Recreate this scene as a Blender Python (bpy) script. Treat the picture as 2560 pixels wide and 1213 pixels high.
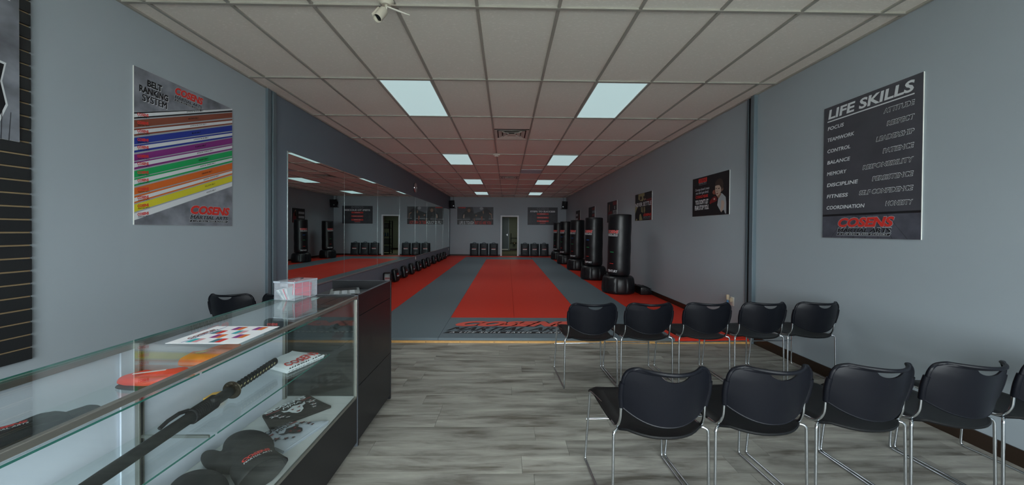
import bpy, bmesh, math, random
from mathutils import Matrix, Vector
R = math.radians
random.seed(7)
for o in list(bpy.data.objects):
    bpy.data.objects.remove(o, do_unlink=True)
S = bpy.context.scene
COL = S.collection
# ------------------------------------------------------------------ camera
CAMZ = 1.36
YAW, PITCH, ROLL, FPX, CX, CY = .0122, .0086, .0074, 842.70, 1276.78, 582.79
_c, _s = math.cos(YAW), math.sin(YAW)
fwd = Vector((_s * math.cos(PITCH), _c * math.cos(PITCH), -math.sin(PITCH)))
rgt = Vector((_c, -_s, 0)); upv = rgt.cross(fwd)
r2 = rgt * math.cos(ROLL) + upv * math.sin(ROLL)
u2 = -rgt * math.sin(ROLL) + upv * math.cos(ROLL)
cam = bpy.data.cameras.new('camera'); camo = bpy.data.objects.new('camera', cam); COL.objects.link(camo)
cam.sensor_fit = 'HORIZONTAL'; cam.sensor_width = 36; cam.lens = 36 * FPX / 2560
cam.shift_x = (1280 - CX) / 2560; cam.shift_y = (CY - 606.5) / 2560
cam.clip_start = .02; cam.clip_end = 200
camo.matrix_world = Matrix(((r2.x, u2.x, -fwd.x, 0), (r2.y, u2.y, -fwd.y, 0), (r2.z, u2.z, -fwd.z, CAMZ), (0, 0, 0, 1)))
S.camera = camo
# ------------------------------------------------------------------ world, light, exposure
SKY = 16.0            # overcast sky outside the shop front
PANEL = .52           # radiance of the light panels' diffusers
LAMP = 6.5           # watts of the tubes in each ceiling light
S.view_settings.view_transform = 'Standard'; S.view_settings.look = 'None'
S.view_settings.exposure = 0; S.view_settings.gamma = 1; S.view_settings.use_curve_mapping = False
W = bpy.data.worlds.new('world'); S.world = W; W.use_nodes = True
W.node_tree.nodes['Background'].inputs[0].default_value = (.90, .95, 1.0, 1)
W.node_tree.nodes['Background'].inputs[1].default_value = SKY
S.cycles.use_denoising = True
S.cycles.max_bounces = 10; S.cycles.diffuse_bounces = 5; S.cycles.transparent_max_bounces = 24
S.cycles.sample_clamp_indirect = 4
pl = bpy.data.lights.new('window_portal', 'AREA'); pl.shape = 'RECTANGLE'; pl.size = 4.43; pl.size_y = 2.5
pl.cycles.is_portal = True
plo = bpy.data.objects.new('window_portal', pl); COL.objects.link(plo)
plo.location = (.554, -2.62, 1.5); plo.rotation_euler = (R(90), 0, 0)   # emits towards +Y

# ------------------------------------------------------------------ materials
def L(h):
    h = h.lstrip('#'); out = []
    for i in (0, 2, 4):
        c = int(h[i:i + 2], 16) / 255
        out.append(c / 12.92 if c <= .04045 else ((c + .055) / 1.055) ** 2.4)
    return tuple(out) + (1,)
def mat(name, col, rough=.5, metal=0, spec=.5, bump=None, var=None, coat=0, emit=None):
    """bump=(scale, distance) fine relief; var=(scale, amount) faint mottling of the colour"""
    m = bpy.data.materials.new(name); m.use_nodes = True; nt = m.node_tree
    b = nt.nodes['Principled BSDF']
    c = L(col) if isinstance(col, str) else tuple(col) + (1,)
    b.inputs['Base Color'].default_value = c
    b.inputs['Roughness'].default_value = rough; b.inputs['Metallic'].default_value = metal
    b.inputs['Specular IOR Level'].default_value = spec; b.inputs['Coat Weight'].default_value = coat
    if bump or var:
        tc = nt.nodes.new('ShaderNodeTexCoord')
    if var:
        n = nt.nodes.new('ShaderNodeTexNoise'); n.inputs['Scale'].default_value = var[0]; n.inputs['Detail'].default_value = 4
        nt.links.new(tc.outputs['Object'], n.inputs['Vector'])
        h = nt.nodes.new('ShaderNodeHueSaturation'); h.inputs['Color'].default_value = c
        mr = nt.nodes.new('ShaderNodeMapRange'); mr.inputs['From Min'].default_value = .3; mr.inputs['From Max'].default_value = .7
        mr.inputs['To Min'].default_value = 1 - var[1]; mr.inputs['To Max'].default_value = 1 + var[1]
        nt.links.new(n.outputs['Fac'], mr.inputs['Value']); nt.links.new(mr.outputs[0], h.inputs['Value'])
        nt.links.new(h.outputs[0], b.inputs['Base Color'])
    if bump:
        n = nt.nodes.new('ShaderNodeTexNoise'); n.inputs['Scale'].default_value = bump[0]; n.inputs['Detail'].default_value = 5
        nt.links.new(tc.outputs['Object'], n.inputs['Vector'])
        bp = nt.nodes.new('ShaderNodeBump'); bp.inputs['Distance'].default_value = bump[1]; bp.inputs['Strength'].default_value = .6
        nt.links.new(n.outputs['Fac'], bp.inputs['Height']); nt.links.new(bp.outputs[0], b.inputs['Normal'])
    if emit:
        b.inputs['Emission Color'].default_value = tuple(emit[0]) + (1,); b.inputs['Emission Strength'].default_value = emit[1]
    return m
def glassmat(name, tint, ior=1.45):
    m = bpy.data.materials.new(name); m.use_nodes = True; nt = m.node_tree
    for n in list(nt.nodes):
        if n.type == 'BSDF_PRINCIPLED': nt.nodes.remove(n)
    out = nt.nodes['Material Output']
    t = nt.nodes.new('ShaderNodeBsdfTransparent'); t.inputs[0].default_value = tuple(tint) + (1,)
    g = nt.nodes.new('ShaderNodeBsdfGlossy'); g.inputs['Roughness'].default_value = 0; g.inputs[0].default_value = (.95, 1, .98, 1)
    fr = nt.nodes.new('ShaderNodeFresnel'); ge = nt.nodes.new('ShaderNodeNewGeometry'); mr = nt.nodes.new('ShaderNodeMapRange')
    mr.inputs['To Min'].default_value = ior; mr.inputs['To Max'].default_value = 1 / ior      # same reflectance from either face of the thin sheet
    nt.links.new(ge.outputs['Backfacing'], mr.inputs['Value']); nt.links.new(mr.outputs[0], fr.inputs[0])
    mx = nt.nodes.new('ShaderNodeMixShader')
    nt.links.new(fr.outputs[0], mx.inputs[0]); nt.links.new(t.outputs[0], mx.inputs[1]); nt.links.new(g.outputs[0], mx.inputs[2])
    nt.links.new(mx.outputs[0], out.inputs[0])
    return m
def milky(name):
    m = bpy.data.materials.new(name); m.use_nodes = True; nt = m.node_tree; b = nt.nodes['Principled BSDF']
    b.inputs['Base Color'].default_value = L('dfe5ee'); b.inputs['Roughness'].default_value = .25; b.inputs['Alpha'].default_value = .13
    return m
def plankmat():
    m = bpy.data.materials.new('grey_wood_plank'); m.use_nodes = True; nt = m.node_tree; b = nt.nodes['Principled BSDF']
    N = nt.nodes.new; Lk = nt.links.new
    oi = N('ShaderNodeObjectInfo'); geo = N('ShaderNodeNewGeometry')
    add = N('ShaderNodeVectorMath'); add.operation = 'MULTIPLY_ADD'
    cmb = N('ShaderNodeCombineXYZ'); mul = N('ShaderNodeMath'); mul.operation = 'MULTIPLY'; mul.inputs[1].default_value = 37
    Lk(oi.outputs['Random'], mul.inputs[0]); Lk(mul.outputs[0], cmb.inputs[0]); Lk(mul.outputs[0], cmb.inputs[1])
    add.inputs[1].default_value = (1.6, 11, 1); Lk(geo.outputs['Position'], add.inputs[0]); Lk(cmb.outputs[0], add.inputs[2])
    n1 = N('ShaderNodeTexNoise'); n1.inputs['Scale'].default_value = 1.1; n1.inputs['Detail'].default_value = 6; n1.inputs['Roughness'].default_value = .62
    n1.inputs['Distortion'].default_value = .4
    Lk(add.outputs[0], n1.inputs['Vector'])
    r1 = N('ShaderNodeValToRGB'); e = r1.color_ramp.elements
    e[0].position = .34; e[0].color = L('5a564e'); e[1].position = .68; e[1].color = L('a09f97')
    x = r1.color_ramp.elements.new(.48); x.color = L('82807a')
    Lk(n1.outputs['Fac'], r1.inputs[0])
    n2 = N('ShaderNodeTexNoise'); n2.inputs['Scale'].default_value = 9; n2.inputs['Detail'].default_value = 8
    sc = N('ShaderNodeVectorMath'); sc.operation = 'MULTIPLY'; sc.inputs[1].default_value = (.8, 6, 1); Lk(add.outputs[0], sc.inputs[0]); Lk(sc.outputs[0], n2.inputs['Vector'])
    hs = N('ShaderNodeHueSaturation'); Lk(r1.outputs[0], hs.inputs['Color'])
    ma = N('ShaderNodeMath'); ma.operation = 'MULTIPLY_ADD'; ma.inputs[1].default_value = .30; Lk(oi.outputs['Random'], ma.inputs[0])
    mb_ = N('ShaderNodeMath'); mb_.operation = 'MULTIPLY_ADD'; mb_.inputs[1].default_value = .5; mb_.inputs[2].default_value = .60; Lk(n2.outputs['Fac'], mb_.inputs[0])
    Lk(mb_.outputs[0], ma.inputs[2]); Lk(ma.outputs[0], hs.inputs['Value']); Lk(hs.outputs[0], b.inputs['Base Color'])
    b.inputs['Roughness'].default_value = .42; b.inputs['Specular IOR Level'].default_value = .35
    bp = N('ShaderNodeBump'); bp.inputs['Distance'].default_value = .0006; Lk(n2.outputs['Fac'], bp.inputs['Height']); Lk(bp.outputs[0], b.inputs['Normal'])
    return m
def tilemat():
    m = bpy.data.materials.new('fissured_ceiling_tile'); m.use_nodes = True; nt = m.node_tree; b = nt.nodes['Principled BSDF']
    N = nt.nodes.new; Lk = nt.links.new
    geo = N('ShaderNodeNewGeometry'); sc = N('ShaderNodeVectorMath'); sc.operation = 'MULTIPLY'; sc.inputs[1].default_value = (38, 95, 60)
    Lk(geo.outputs['Position'], sc.inputs[0])
    n = N('ShaderNodeTexNoise'); n.inputs['Scale'].default_value = 1; n.inputs['Detail'].default_value = 3; Lk(sc.outputs[0], n.inputs['Vector'])
    r1 = N('ShaderNodeValToRGB'); e = r1.color_ramp.elements
    e[0].position = .56; e[0].color = L('ece8df'); e[1].position = .74; e[1].color = L('fbf7f0')
    Lk(n.outputs['Fac'], r1.inputs[0]); Lk(r1.outputs[0], b.inputs['Base Color'])
    b.inputs['Roughness'].default_value = .9; b.inputs['Specular IOR Level'].default_value = .1
    bp = N('ShaderNodeBump'); bp.inputs['Distance'].default_value = .002; bp.inputs['Strength'].default_value = .5
    Lk(n.outputs['Fac'], bp.inputs['Height']); Lk(bp.outputs[0], b.inputs['Normal'])
    return m
M = dict(
    wall=mat('blue_grey_wall_paint', '9ca6ad', .62, spec=.3, bump=(90, .0004), var=(.8, .03)),
    darkwall=mat('charcoal_wall_paint', '68737f', .55, spec=.3, bump=(90, .0004)),
    jamb=mat('painted_steel', '5d6b73', .35, spec=.5), slot=mat('black_gap', '15181b', .8),
    board=mat('dark_brown_baseboard', '2a1d13', .45), trimw=mat('door_frame_white', 'd8dfe4', .4),
    tile=tilemat(), bar=mat('ceiling_grid_metal', '9c9a92', .4), slab=mat('plenum', '77736d', .9),
    plank=plankmat(), sub=mat('subfloor', '39362f', .9),
    redmat=mat('red_mat_vinyl', 'c93423', .5, spec=.2, bump=(700, .0005)),
    greymat=mat('grey_mat_vinyl', '616e76', .5, spec=.3, bump=(700, .0005)),
    wood=mat('pine_strip', 'c99a5c', .5, var=(14, .12)), screw=mat('screw_head', '555047', .4, metal=.8),
    mirror=mat('mirror_silver', (.76, .86, .84), 0.0, metal=1), mirredge=mat('mirror_edge_channel', 'a9b6b8', .25, metal=.6),
    black=mat('black_plastic', '14161c', .42, bump=(900, .0002)), seat=mat('black_seat_plastic', '0f1012', .40, spec=.25, bump=(1200, .0003)),
    back=mat('black_back_plastic', '0c0e15', .42, spec=.22, bump=(1200, .0002)),
    chrome=mat('chrome', 'c9ced3', .12, metal=1), steel=mat('brushed_steel', 'a8adb0', .3, metal=1),
    vinyl=mat('black_vinyl', '101114', .36, bump=(9, .012)), vinyl2=mat('black_bag_vinyl', '111216', .38, bump=(5, .010)),
    bagbase=mat('black_moulded_base', '15161a', .38, bump=(30, .0006)),
    kick=mat('wrinkled_black_cover', '1c2227', .5, bump=(11, .03)),
    matred=mat('mat_logo_red', 'd4584a', .5, spec=.3), red=mat('print_red', 'c8322b', .5), dred=mat('print_dark_red', '6e1a1c', .5), white=mat('print_white', 'd5dade', .5), lgrey=mat('print_light_grey', '9aa0a6', .5),
    ink=mat('print_black', '14151a', .5), blue=mat('print_blue', '24378f', .5), lblue=mat('mark_blue', '1f63b8', .5), green=mat('print_green', '1a9a58', .5),
    purple=mat('print_purple', '7c2d78', .5), brown=mat('print_brown', '7f4636', .5), orange=mat('print_orange', 'cc6629', .5), yellow=mat('print_yellow', 'c9c030', .5),
    metalbg=mat('print_scratched_metal', '777b84', .45, var=(4.5, .55)), slate=mat('print_slate', '44454d', .5, var=(5, .12)), slate2=mat('print_slate_dark', '31333b', .5, var=(9, .25)), boards=mat('print_slate_boards', '4b4d58', .5, var=(9, .3)),
    dark=mat('print_dark', '1a1b21', .5), greyp=mat('print_grey', '5d636c', .5), skin=mat('print_skin', 'b09a8c', .5), hair=mat('print_hair', '3a302a', .5),
    olive=mat('print_olive', '8f8a62', .5), dgrey=mat('print_dark_grey', '37393f', .5, var=(3, .25)), tan=mat('print_tan', '8a6a58', .5), teal=mat('print_teal', '2f9aa0', .5), slateblue=mat('print_slate_blue', '3f6f7c', .5), pink=mat('print_pink', 'c98f96', .5),
    edge=mat('foam_board_edge', 'd9dcd6', .6),
    slat=mat('black_slatwall', '202325', .5), groove=mat('slat_groove_tan', '9c8767', .5), whiteobj=mat('white_plastic', 'd8d6cc', .4), beige=mat('beige_plastic', 'b7a58c', .45),
    lam=mat('black_laminate', '151619', .36, bump=(60, .0003)), lamedge=mat('laminate_edge', '4a4f55', .4), deck=mat('white_laminate', 'c3c6c8', .45), backp=mat('white_door_laminate', 'cdd2e0', .35),
    alu=mat('satin_aluminium', '9d9d97', .35, metal=.85), glass=glassmat('clear_glass', (.965, .988, .98)), pane=glassmat('window_glass', (.97, .99, .98)),
    gedge=mat('glass_edge_green', '2f6f66', .2), boxp=milky('milky_polypropylene'), boxr=mat('polypropylene_rib', '9aa3ad', .35),
    paper=mat('paper', 'd9dade', .7), card=mat('card_pink', 'c94a63', .6), card2=mat('card_grey', '9fb2b5', .6),
    tee=mat('white_cotton', 'd4d9df', .85, bump=(14, .004)), teeb=mat('black_cotton', '0f0e0f', .85, bump=(14, .004)), teeg=mat('grey_cotton', 'a4acb8', .85, bump=(14, .004)),
    redc=mat('red_cloth', 'cf3626', .75, bump=(14, .01)), orangec=mat('orange_cloth', 'e0702c', .75, bump=(14, .01)), blackc=mat('black_cloth', '17191b', .75, bump=(16, .01)),
    glove=mat('black_glove_cloth', '191b1d', .7, bump=(18, .004)), saya=mat('black_sheath', '1f2224', .5, bump=(60, .0006)), wrap=mat('black_cord', '15161a', .7), gold=mat('tsuba_metal', '453d33', .38, metal=.8, bump=(60, .004)), ray=mat('cream_rayskin', 'c8bd8c', .6),
    carpet=mat('olive_carpet', '5f5f4c', .9, bump=(300, .002)), backroom=mat('back_room_paint', '6f7668', .7), gdoor=mat('grey_steel_door', '4d5a5e', .45),
    lens=mat('camera_lens', '0c0d0f', .15), camw=mat('camera_body', 'cfcabb', .4), clockf=mat('clock_face', 'c9cccf', .4), brass=mat('hinge', '8a7f66', .35, metal=.8),
    ventm=mat('vent_metal', 'c9c2ba', .45), ventd=mat('vent_dark', '37302e', .7), bluem=mat('return_panel', 'b4c0cb', .5),
    diff=mat('light_diffuser', (.35, .38, .38), .4, emit=((.72, 1.0, 1.02), PANEL)), lframe=mat('light_frame', 'b9bdb8', .4),
    conc=mat('pavement', 'b9b6af', .9), cork=mat('yellow_plastic', 'd3a13a', .5), bottle=mat('blue_bottle', '4a7fa8', .3), bin_=mat('grey_bin', '80888a', .5),
)
# ------------------------------------------------------------------ mesh builder
_tc = {}
class MB:
    def __init__(s): s.v = []; s.f = []; s.m = []; s.slots = []; s.M = Matrix()
    def mi(s, m):
        if isinstance(m, str): m = M[m]
        if m not in s.slots: s.slots.append(m)
        return s.slots.index(m)
    def add(s, vs, fs, m):
        k = len(s.v); i = s.mi(m)
        s.v += [tuple(s.M @ Vector(p)) for p in vs]
        for f in fs: s.f.append(tuple(a + k for a in f)); s.m.append(i)
        return s
    def box(s, x0, x1, y0, y1, z0, z1, m, r=0, seg=2):
        if r:
            bm = bmesh.new(); bmesh.ops.create_cube(bm, size=1)
            for v in bm.verts: v.co = Vector(((x0 + x1) / 2 + v.co.x * (x1 - x0), (y0 + y1) / 2 + v.co.y * (y1 - y0), (z0 + z1) / 2 + v.co.z * (z1 - z0)))
            bmesh.ops.bevel(bm, geom=list(bm.edges), offset=r, segments=seg, affect='EDGES', profile=.5)
            return s.bm(bm, m)
        vs = [(x, y, z) for z in (z0, z1) for y in (y0, y1) for x in (x0, x1)]
        return s.add(vs, [(0, 2, 3, 1), (4, 5, 7, 6), (0, 1, 5, 4), (2, 6, 7, 3), (0, 4, 6, 2), (1, 3, 7, 5)], m)
    def bm(s, bm, m):
        bm.verts.index_update()
        s.add([v.co.copy() for v in bm.verts], [[v.index for v in f.verts] for f in bm.faces], m); bm.free(); return s
    def tube(s, pts, r, m, n=8, closed=False, caps=True):
        pts = [Vector(p) for p in pts]; N = len(pts); rs = r if isinstance(r, (list, tuple)) else [r] * N
        vs = []; up = None
        for i, p in enumerate(pts):
            a = pts[i - 1] if (i or closed) else p; b = pts[(i + 1) % N] if (i < N - 1 or closed) else p
            t = (b - a).normalized()
            if up is None:
                up = Vector((0, 0, 1)) if abs(t.z) < .9 else Vector((1, 0, 0))
            x = t.cross(up)
            if x.length < 1e-4: x = t.cross(Vector((0, 1, 0)))
            x.normalize(); up = x.cross(t).normalized()
            for k in range(n):
                an = 2 * math.pi * k / n; vs.append(p + (x * math.cos(an) + up * math.sin(an)) * rs[i])
        fs = []
        for i in range(N if closed else N - 1):
            j = (i + 1) % N
            for k in range(n): fs.append((i * n + k, i * n + (k + 1) % n, j * n + (k + 1) % n, j * n + k))
        if caps and not closed: fs += [tuple(range(n - 1, -1, -1)), tuple((N - 1) * n + k for k in range(n))]
        return s.add(vs, fs, m)
    def lathe(s, prof, m, n=32, sx=1, sy=1, fn=None):
        vs = []
        for r, z in prof:
            for k in range(n):
                a = 2 * math.pi * k / n; rr = r * (fn(a, z) if fn else 1)
                vs.append((rr * sx * math.cos(a), rr * sy * math.sin(a), z))
        fs = [(i * n + k, i * n + (k + 1) % n, (i + 1) * n + (k + 1) % n, (i + 1) * n + k) for i in range(len(prof) - 1) for k in range(n)]
        fs += [tuple(range(n - 1, -1, -1)), tuple((len(prof) - 1) * n + k for k in range(n))]
        return s.add(vs, fs, m)
    def prism(s, poly, z0, z1, m):
        n = len(poly)
        return s.add([(x, y, z0) for x, y in poly] + [(x, y, z1) for x, y in poly],
                     [tuple(range(n - 1, -1, -1)), tuple(range(n, 2 * n))] + [(i, (i + 1) % n, n + (i + 1) % n, n + i) for i in range(n)], m)
    def poly(s, pts, z, m): return s.add([(x, y, z) for x, y in pts], [tuple(range(len(pts)))], m)
    def rect(s, x0, y0, x1, y1, z, m): return s.poly([(x0, y0), (x1, y0), (x1, y1), (x0, y1)], z, m)
    def oval(s, cx, cy, rx, ry, z, m, n=18, rot=0):
        c, d = math.cos(rot), math.sin(rot); P = []
        for k in range(n):
            a = 2 * math.pi * k / n; x, y = rx * math.cos(a), ry * math.sin(a); P.append((cx + x * c - y * d, cy + x * d + y * c))
        return s.poly(P, z, m)
    def star(s, cx, cy, r, z, m, rot=0, inner=.42):
        return s.poly([(cx + (r if k % 2 == 0 else r * inner) * math.sin(rot + k * math.pi / 5), cy + (r if k % 2 == 0 else r * inner) * math.cos(rot + k * math.pi / 5)) for k in range(10)], z, m)
    def text(s, t, x, y, h, m, z, w=None, al='l', shear=0, bold=.015, space=1):
        extra = 0
        if bold > .013 and any(ch in 'MW' for ch in t): extra = bold; bold = 0     # thicken sharp letters by overprinting
        key = (t, shear, bold, space)
        if key not in _tc:
            cu = bpy.data.curves.new('t', 'FONT'); cu.body = t; cu.shear = shear; cu.offset = bold; cu.resolution_u = 3; cu.space_character = space
            ob = bpy.data.objects.new('t', cu); me = bpy.data.meshes.new_from_object(ob)
            _tc[key] = ([v.co.copy() for v in me.vertices], [tuple(p.vertices) for p in me.polygons])
            bpy.data.meshes.remove(me); bpy.data.objects.remove(ob); bpy.data.curves.remove(cu)
        vs, fs = _tc[key]
        x0 = min(v.x for v in vs); x1 = max(v.x for v in vs); y0 = min(v.y for v in vs); y1 = max(v.y for v in vs)
        k = h / (y1 - y0); kx = k if w is None else w / (x1 - x0); ww = (x1 - x0) * kx
        ox = x - {'l': 0, 'c': ww / 2, 'r': ww}[al]
        if extra:
            for q, sg in enumerate((-1, -.5, .5, 1)): s.add([(ox + (v.x - x0 + sg * extra * .8) * kx, y + (v.y - y0) * k, z - .00008 * (q + 1) + .00034) for v in vs], fs, m)
        return s.add([(ox + (v.x - x0) * kx, y + (v.y - y0) * k, z) for v in vs], fs, m)
    def logo(s, x, y, w, z, main='red', sub='ink', bar='ink', tag='white', out=None, h=None, d=.0006):
        """COSENS / MARTIAL ARTS / A LIFE SKILL BASED ACADEMY, lower left corner at x, y"""
        h = h or w * .36
        if out:
            e = w * .009
            s.text('COSENS', x - e, y + h * .46 - e, h * .54 + 2 * e, out, z, w=w + 2 * e, shear=.25, bold=.065)
            s.text('MARTIAL ARTS', x - w * .01 - e, y + h * .16 - e, h * .26 + 2 * e, out, z, w=w * .96 + 2 * e, shear=.2, bold=.045)
            s.poly([(x - w * .03 - e, y - e), (x + w * .92 + e, y - e), (x + w * .95 + e, y + h * .11 + e), (x - e, y + h * .11 + e)], z, out)
        else:
            s.text('COSENS', x + w * .02, y + h * .44, h * .54, bar, z, w=w, shear=.25, bold=.05)
        s.text('COSENS', x, y + h * .46, h * .54, main, z + d, w=w, shear=.25, bold=.05)
        s.text('MARTIAL ARTS', x - w * .01, y + h * .16, h * .24, sub, z + d, w=w * .96, shear=.2, bold=.03)
        s.poly([(x - w * .03, y), (x + w * .92, y), (x + w * .95, y + h * .11), (x, y + h * .11)], z + d, bar)
        s.text('A LIFE SKILL BASED ACADEMY', x + w * .02, y + h * .02, h * .07, tag, z + 2 * d, w=w * .88, shear=.2, bold=.01, space=1.3)
        return s
    def wrap(s, cut, fn):
        """cut the flat print into narrow strips along x, then bend it with fn(x, y, z)"""
        bm = bmesh.new(); vv = [bm.verts.new(p) for p in s.v]
        for f, mi in zip(s.f, s.m):
            try: bm.faces.new([vv[i] for i in f]).material_index = mi
            except ValueError: pass
        if cut:
            xs = [p[0] for p in s.v]; x = min(xs) + cut
            while x < max(xs):
                bmesh.ops.bisect_plane(bm, geom=list(bm.verts) + list(bm.edges) + list(bm.faces), plane_co=(x, 0, 0), plane_no=(1, 0, 0)); x += cut
        bm.verts.index_update()
        s.v = [tuple(fn(*v.co)) for v in bm.verts]; s.f = [tuple(v.index for v in f.verts) for f in bm.faces]; s.m = [f.material_index for f in bm.faces]
        bm.free(); return s
    def mesh(s, name, smooth=None):
        me = bpy.data.meshes.new(name); me.from_pydata(s.v, [], s.f)
        for m in s.slots: me.materials.append(m)
        me.polygons.foreach_set('material_index', s.m)
        me.update()
        if smooth:
            me.polygons.foreach_set('use_smooth', [True] * len(me.polygons)); me.set_sharp_from_angle(angle=R(smooth))
        return me
    def build(s, name, parent=None, smooth=None, loc=None, rot=None):
        o = bpy.data.objects.new(name, s.mesh(name, smooth)); COL.objects.link(o)
        if parent: o.parent = parent
        if loc: o.location = loc
        if rot: o.rotation_euler = rot
        return o
def tag(o, label=None, cat=None, group=None, kind=None):
    if label: o['label'] = label
    if cat: o['category'] = cat
    if group: o['group'] = group
    if kind: o['kind'] = kind
    return o
def thing(name, label, cat, loc=(0, 0, 0), rot=(0, 0, 0), group=None):
    o = bpy.data.objects.new(name, None); o.empty_display_size = .1; COL.objects.link(o); o.location = loc; o.rotation_euler = rot
    return tag(o, label, cat, group)
def struct(mb, name, parent=None, smooth=None):
    o = mb.build(name, parent, smooth)
    if not parent: o['kind'] = 'structure'
    return o
def inst(me, name, parent, loc=(0, 0, 0), scale=None, rot=None):
    o = bpy.data.objects.new(name, me); COL.objects.link(o); o.parent = parent; o.location = loc
    if scale: o.scale = scale
    if rot: o.rotation_euler = rot
    return o
def dup(root, loc, rot, label, group=None):
    r = root.copy(); COL.objects.link(r); r.location = loc; r.rotation_euler = rot; r['label'] = label
    if group: r['group'] = group
    for ch in root.children:
        c = ch.copy(); COL.objects.link(c); c.parent = r
        for g in ch.children:
            d = g.copy(); COL.objects.link(d); d.parent = c
    return r
def applied(o, mods):
    """bake modifiers into the mesh"""
    for t, kw in mods:
        md = o.modifiers.new(t, t)
        for k, v in kw.items(): setattr(md, k, v)
    dg = bpy.context.evaluated_depsgraph_get(); dg.update()
    me = bpy.data.meshes.new_from_object(o.evaluated_get(dg)); o.modifiers.clear(); o.data = me
    me.polygons.foreach_set('use_smooth', [True] * len(me.polygons))
    return o
def fillet(pts, r, n=4):
    P = [Vector(p) for p in pts]; out = [P[0]]
    for a, b, c in zip(P, P[1:], P[2:]):
        d = min(r, (a - b).length * .45, (c - b).length * .45)
        p, q = b + (a - b).normalized() * d, b + (c - b).normalized() * d
        for k in range(n + 1):
            t = k / n; out.append(p * (1 - t) ** 2 + b * 2 * t * (1 - t) + q * t ** 2)
    return out + [P[-1]]
# ------------------------------------------------------------------ room shell
XL, XR, YB, YF, ZC = -2.859, 3.018, 17.1, -2.6, 3.017
fl = struct(MB().box(XL - .15, XR + .15, YF - .2, YB + .12, -.12, -.004, 'sub'), 'floor')
pk = MB().box(-.5, .5, -.5, .5, -.5, .5, 'plank').mesh('plank')
y = YF; row = 0
while y < 4.06:
    y1 = min(y + .149, 4.06); x = XL - random.random() * 1.1
    while x < XR:
        x0, x1 = max(x, XL), min(x + 1.22, XR)
        if x1 - x0 > .02:
            inst(pk, 'plank', fl, ((x0 + x1) / 2, (y + y1) / 2, -.0045), (x1 - x0 - .0016, y1 - y - .0016, .009))
        x += 1.22
    y += .149; row += 1
ce = struct(MB().box(XL - .15, XR + .15, YF - .2, YB + .1, ZC + .05, ZC + .12, 'slab'), 'ceiling')
GX0, GY0, GW, GD = -2.6697, 2.5308, .6096, 1.2192
tl = MB().box(-.5, .5, -.5, .5, -.5, .5, 'tile').mesh('ceiling_tile')
LIGHTS = [(c, r) for r in (-2, 1, 4, 7, 10) for c in (2, 6)]  # first row is unseen overhead, continues the spacing, kept for its light
HALF = {(4, 2): 1, (4, 6): 1, (4, 11): 0, (5, 5): 1}       # tiles whose half is a vent (1: far half, 0: near half)
rows = range(-4, 12)
for r_ in rows:
    ya, yb = GY0 + GD * r_, min(GY0 + GD * (r_ + 1), YB)
    ya = max(ya, YF)
    if yb - ya < .03: continue
    for c in range(-1, 10):
        if (c, r_) in LIGHTS: continue
        xa, xb = max(GX0 + GW * c, XL), min(GX0 + GW * (c + 1), XR)
        y0, y1 = ya, yb
        if (c, r_) in HALF:
            mid = ya + GD / 2
            if HALF[(c, r_)]: y1 = mid
            else: y0 = mid
        if y1 - y0 < .03: continue
        inst(tl, 'ceiling_tile', ce, ((xa + xb) / 2, (y0 + y1) / 2, ZC + .02), (xb - xa - .004, y1 - y0 - .004, .018))
for c in range(0, 10):
    x = GX0 + GW * c
    MB().box(x - .012, x + .012, YF, YB, ZC - .001, ZC + .05, 'bar').build('grid_bar', ce)
for r_ in range(-3, 12):
    y = GY0 + GD * r_
    if y > YF: MB().box(XL, XR, y - .012, y + .012, ZC - .003, ZC + .05, 'bar').build('cross_bar', ce)
wa = MB(); wa.box(XL, XL + .022, YF, 4.02, ZC - .004, ZC + .012, 'bar'); wa.box(XL, XL + .022, 4.19, YB, ZC - .004, ZC + .012, 'bar')
wa.box(XR - .022, XR, YF, YB, ZC - .004, ZC + .012, 'bar'); wa.box(XL, XR, YB - .022, YB, ZC - .004, ZC + .012, 'bar'); wa.build('wall_angle', ce)
wl = struct(MB().box(XL - .12, XL, YF - .12, 4.03, -.1, ZC + .1, 'wall'), 'wall_left')
struct(MB().box(XL - .12, XL, 4.175, YB + .12, -.1, ZC + .1, 'darkwall'), 'wall_left_mirror')
struct(MB().box(XR, XR + .12, YF - .12, YB + .12, -.1, ZC + .1, 'wall'), 'wall_right')
DX0, DX1, DZ = -.235, .540, 2.03
struct(MB().box(XL, DX0 - .02, YB, YB + .12, -.1, ZC + .1, 'wall').box(DX1 + .02, XR, YB, YB + .12, -.1, ZC + .1, 'wall').box(DX0 - .02, DX1 + .02, YB, YB + .12, DZ + .02, ZC + .1, 'wall'), 'wall_back')
wf = MB(); wf.box(XL, XR, YF - .12, YF, -.1, .35, 'wall').box(XL, XR, YF - .12, YF, 2.75, ZC + .1, 'wall').box(XL, XL + 1.2, YF - .12, YF, .35, 2.75, 'wall').box(XR - .25, XR, YF - .12, YF, .35, 2.75, 'wall')  # unseen shop front; wide left pier shaped to dim the right wall
struct(wf, 'wall_front')
for k in range(3):
    a = XL + 1.2 + k * (XR - XL - 1.45) / 3; b = a + (XR - XL - 1.45) / 3
    w = MB().box(a, a + .05, YF - .1, YF - .03, .35, 2.75, 'alu').box(b - .05, b, YF - .1, YF - .03, .35, 2.75, 'alu').box(a + .05, b - .05, YF - .1, YF - .03, .35, .41, 'alu').box(a + .05, b - .05, YF - .1, YF - .03, 2.69, 2.75, 'alu')
    wo = struct(w, 'window_%d' % (k + 1)); MB().box(a + .05, b - .05, YF - .07, YF - .064, .41, 2.69, 'pane').build('pane', wo)
struct(MB().box(-30, 30, -40, YF - .12, -.2, -.1, 'conc'), 'ground')
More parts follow.
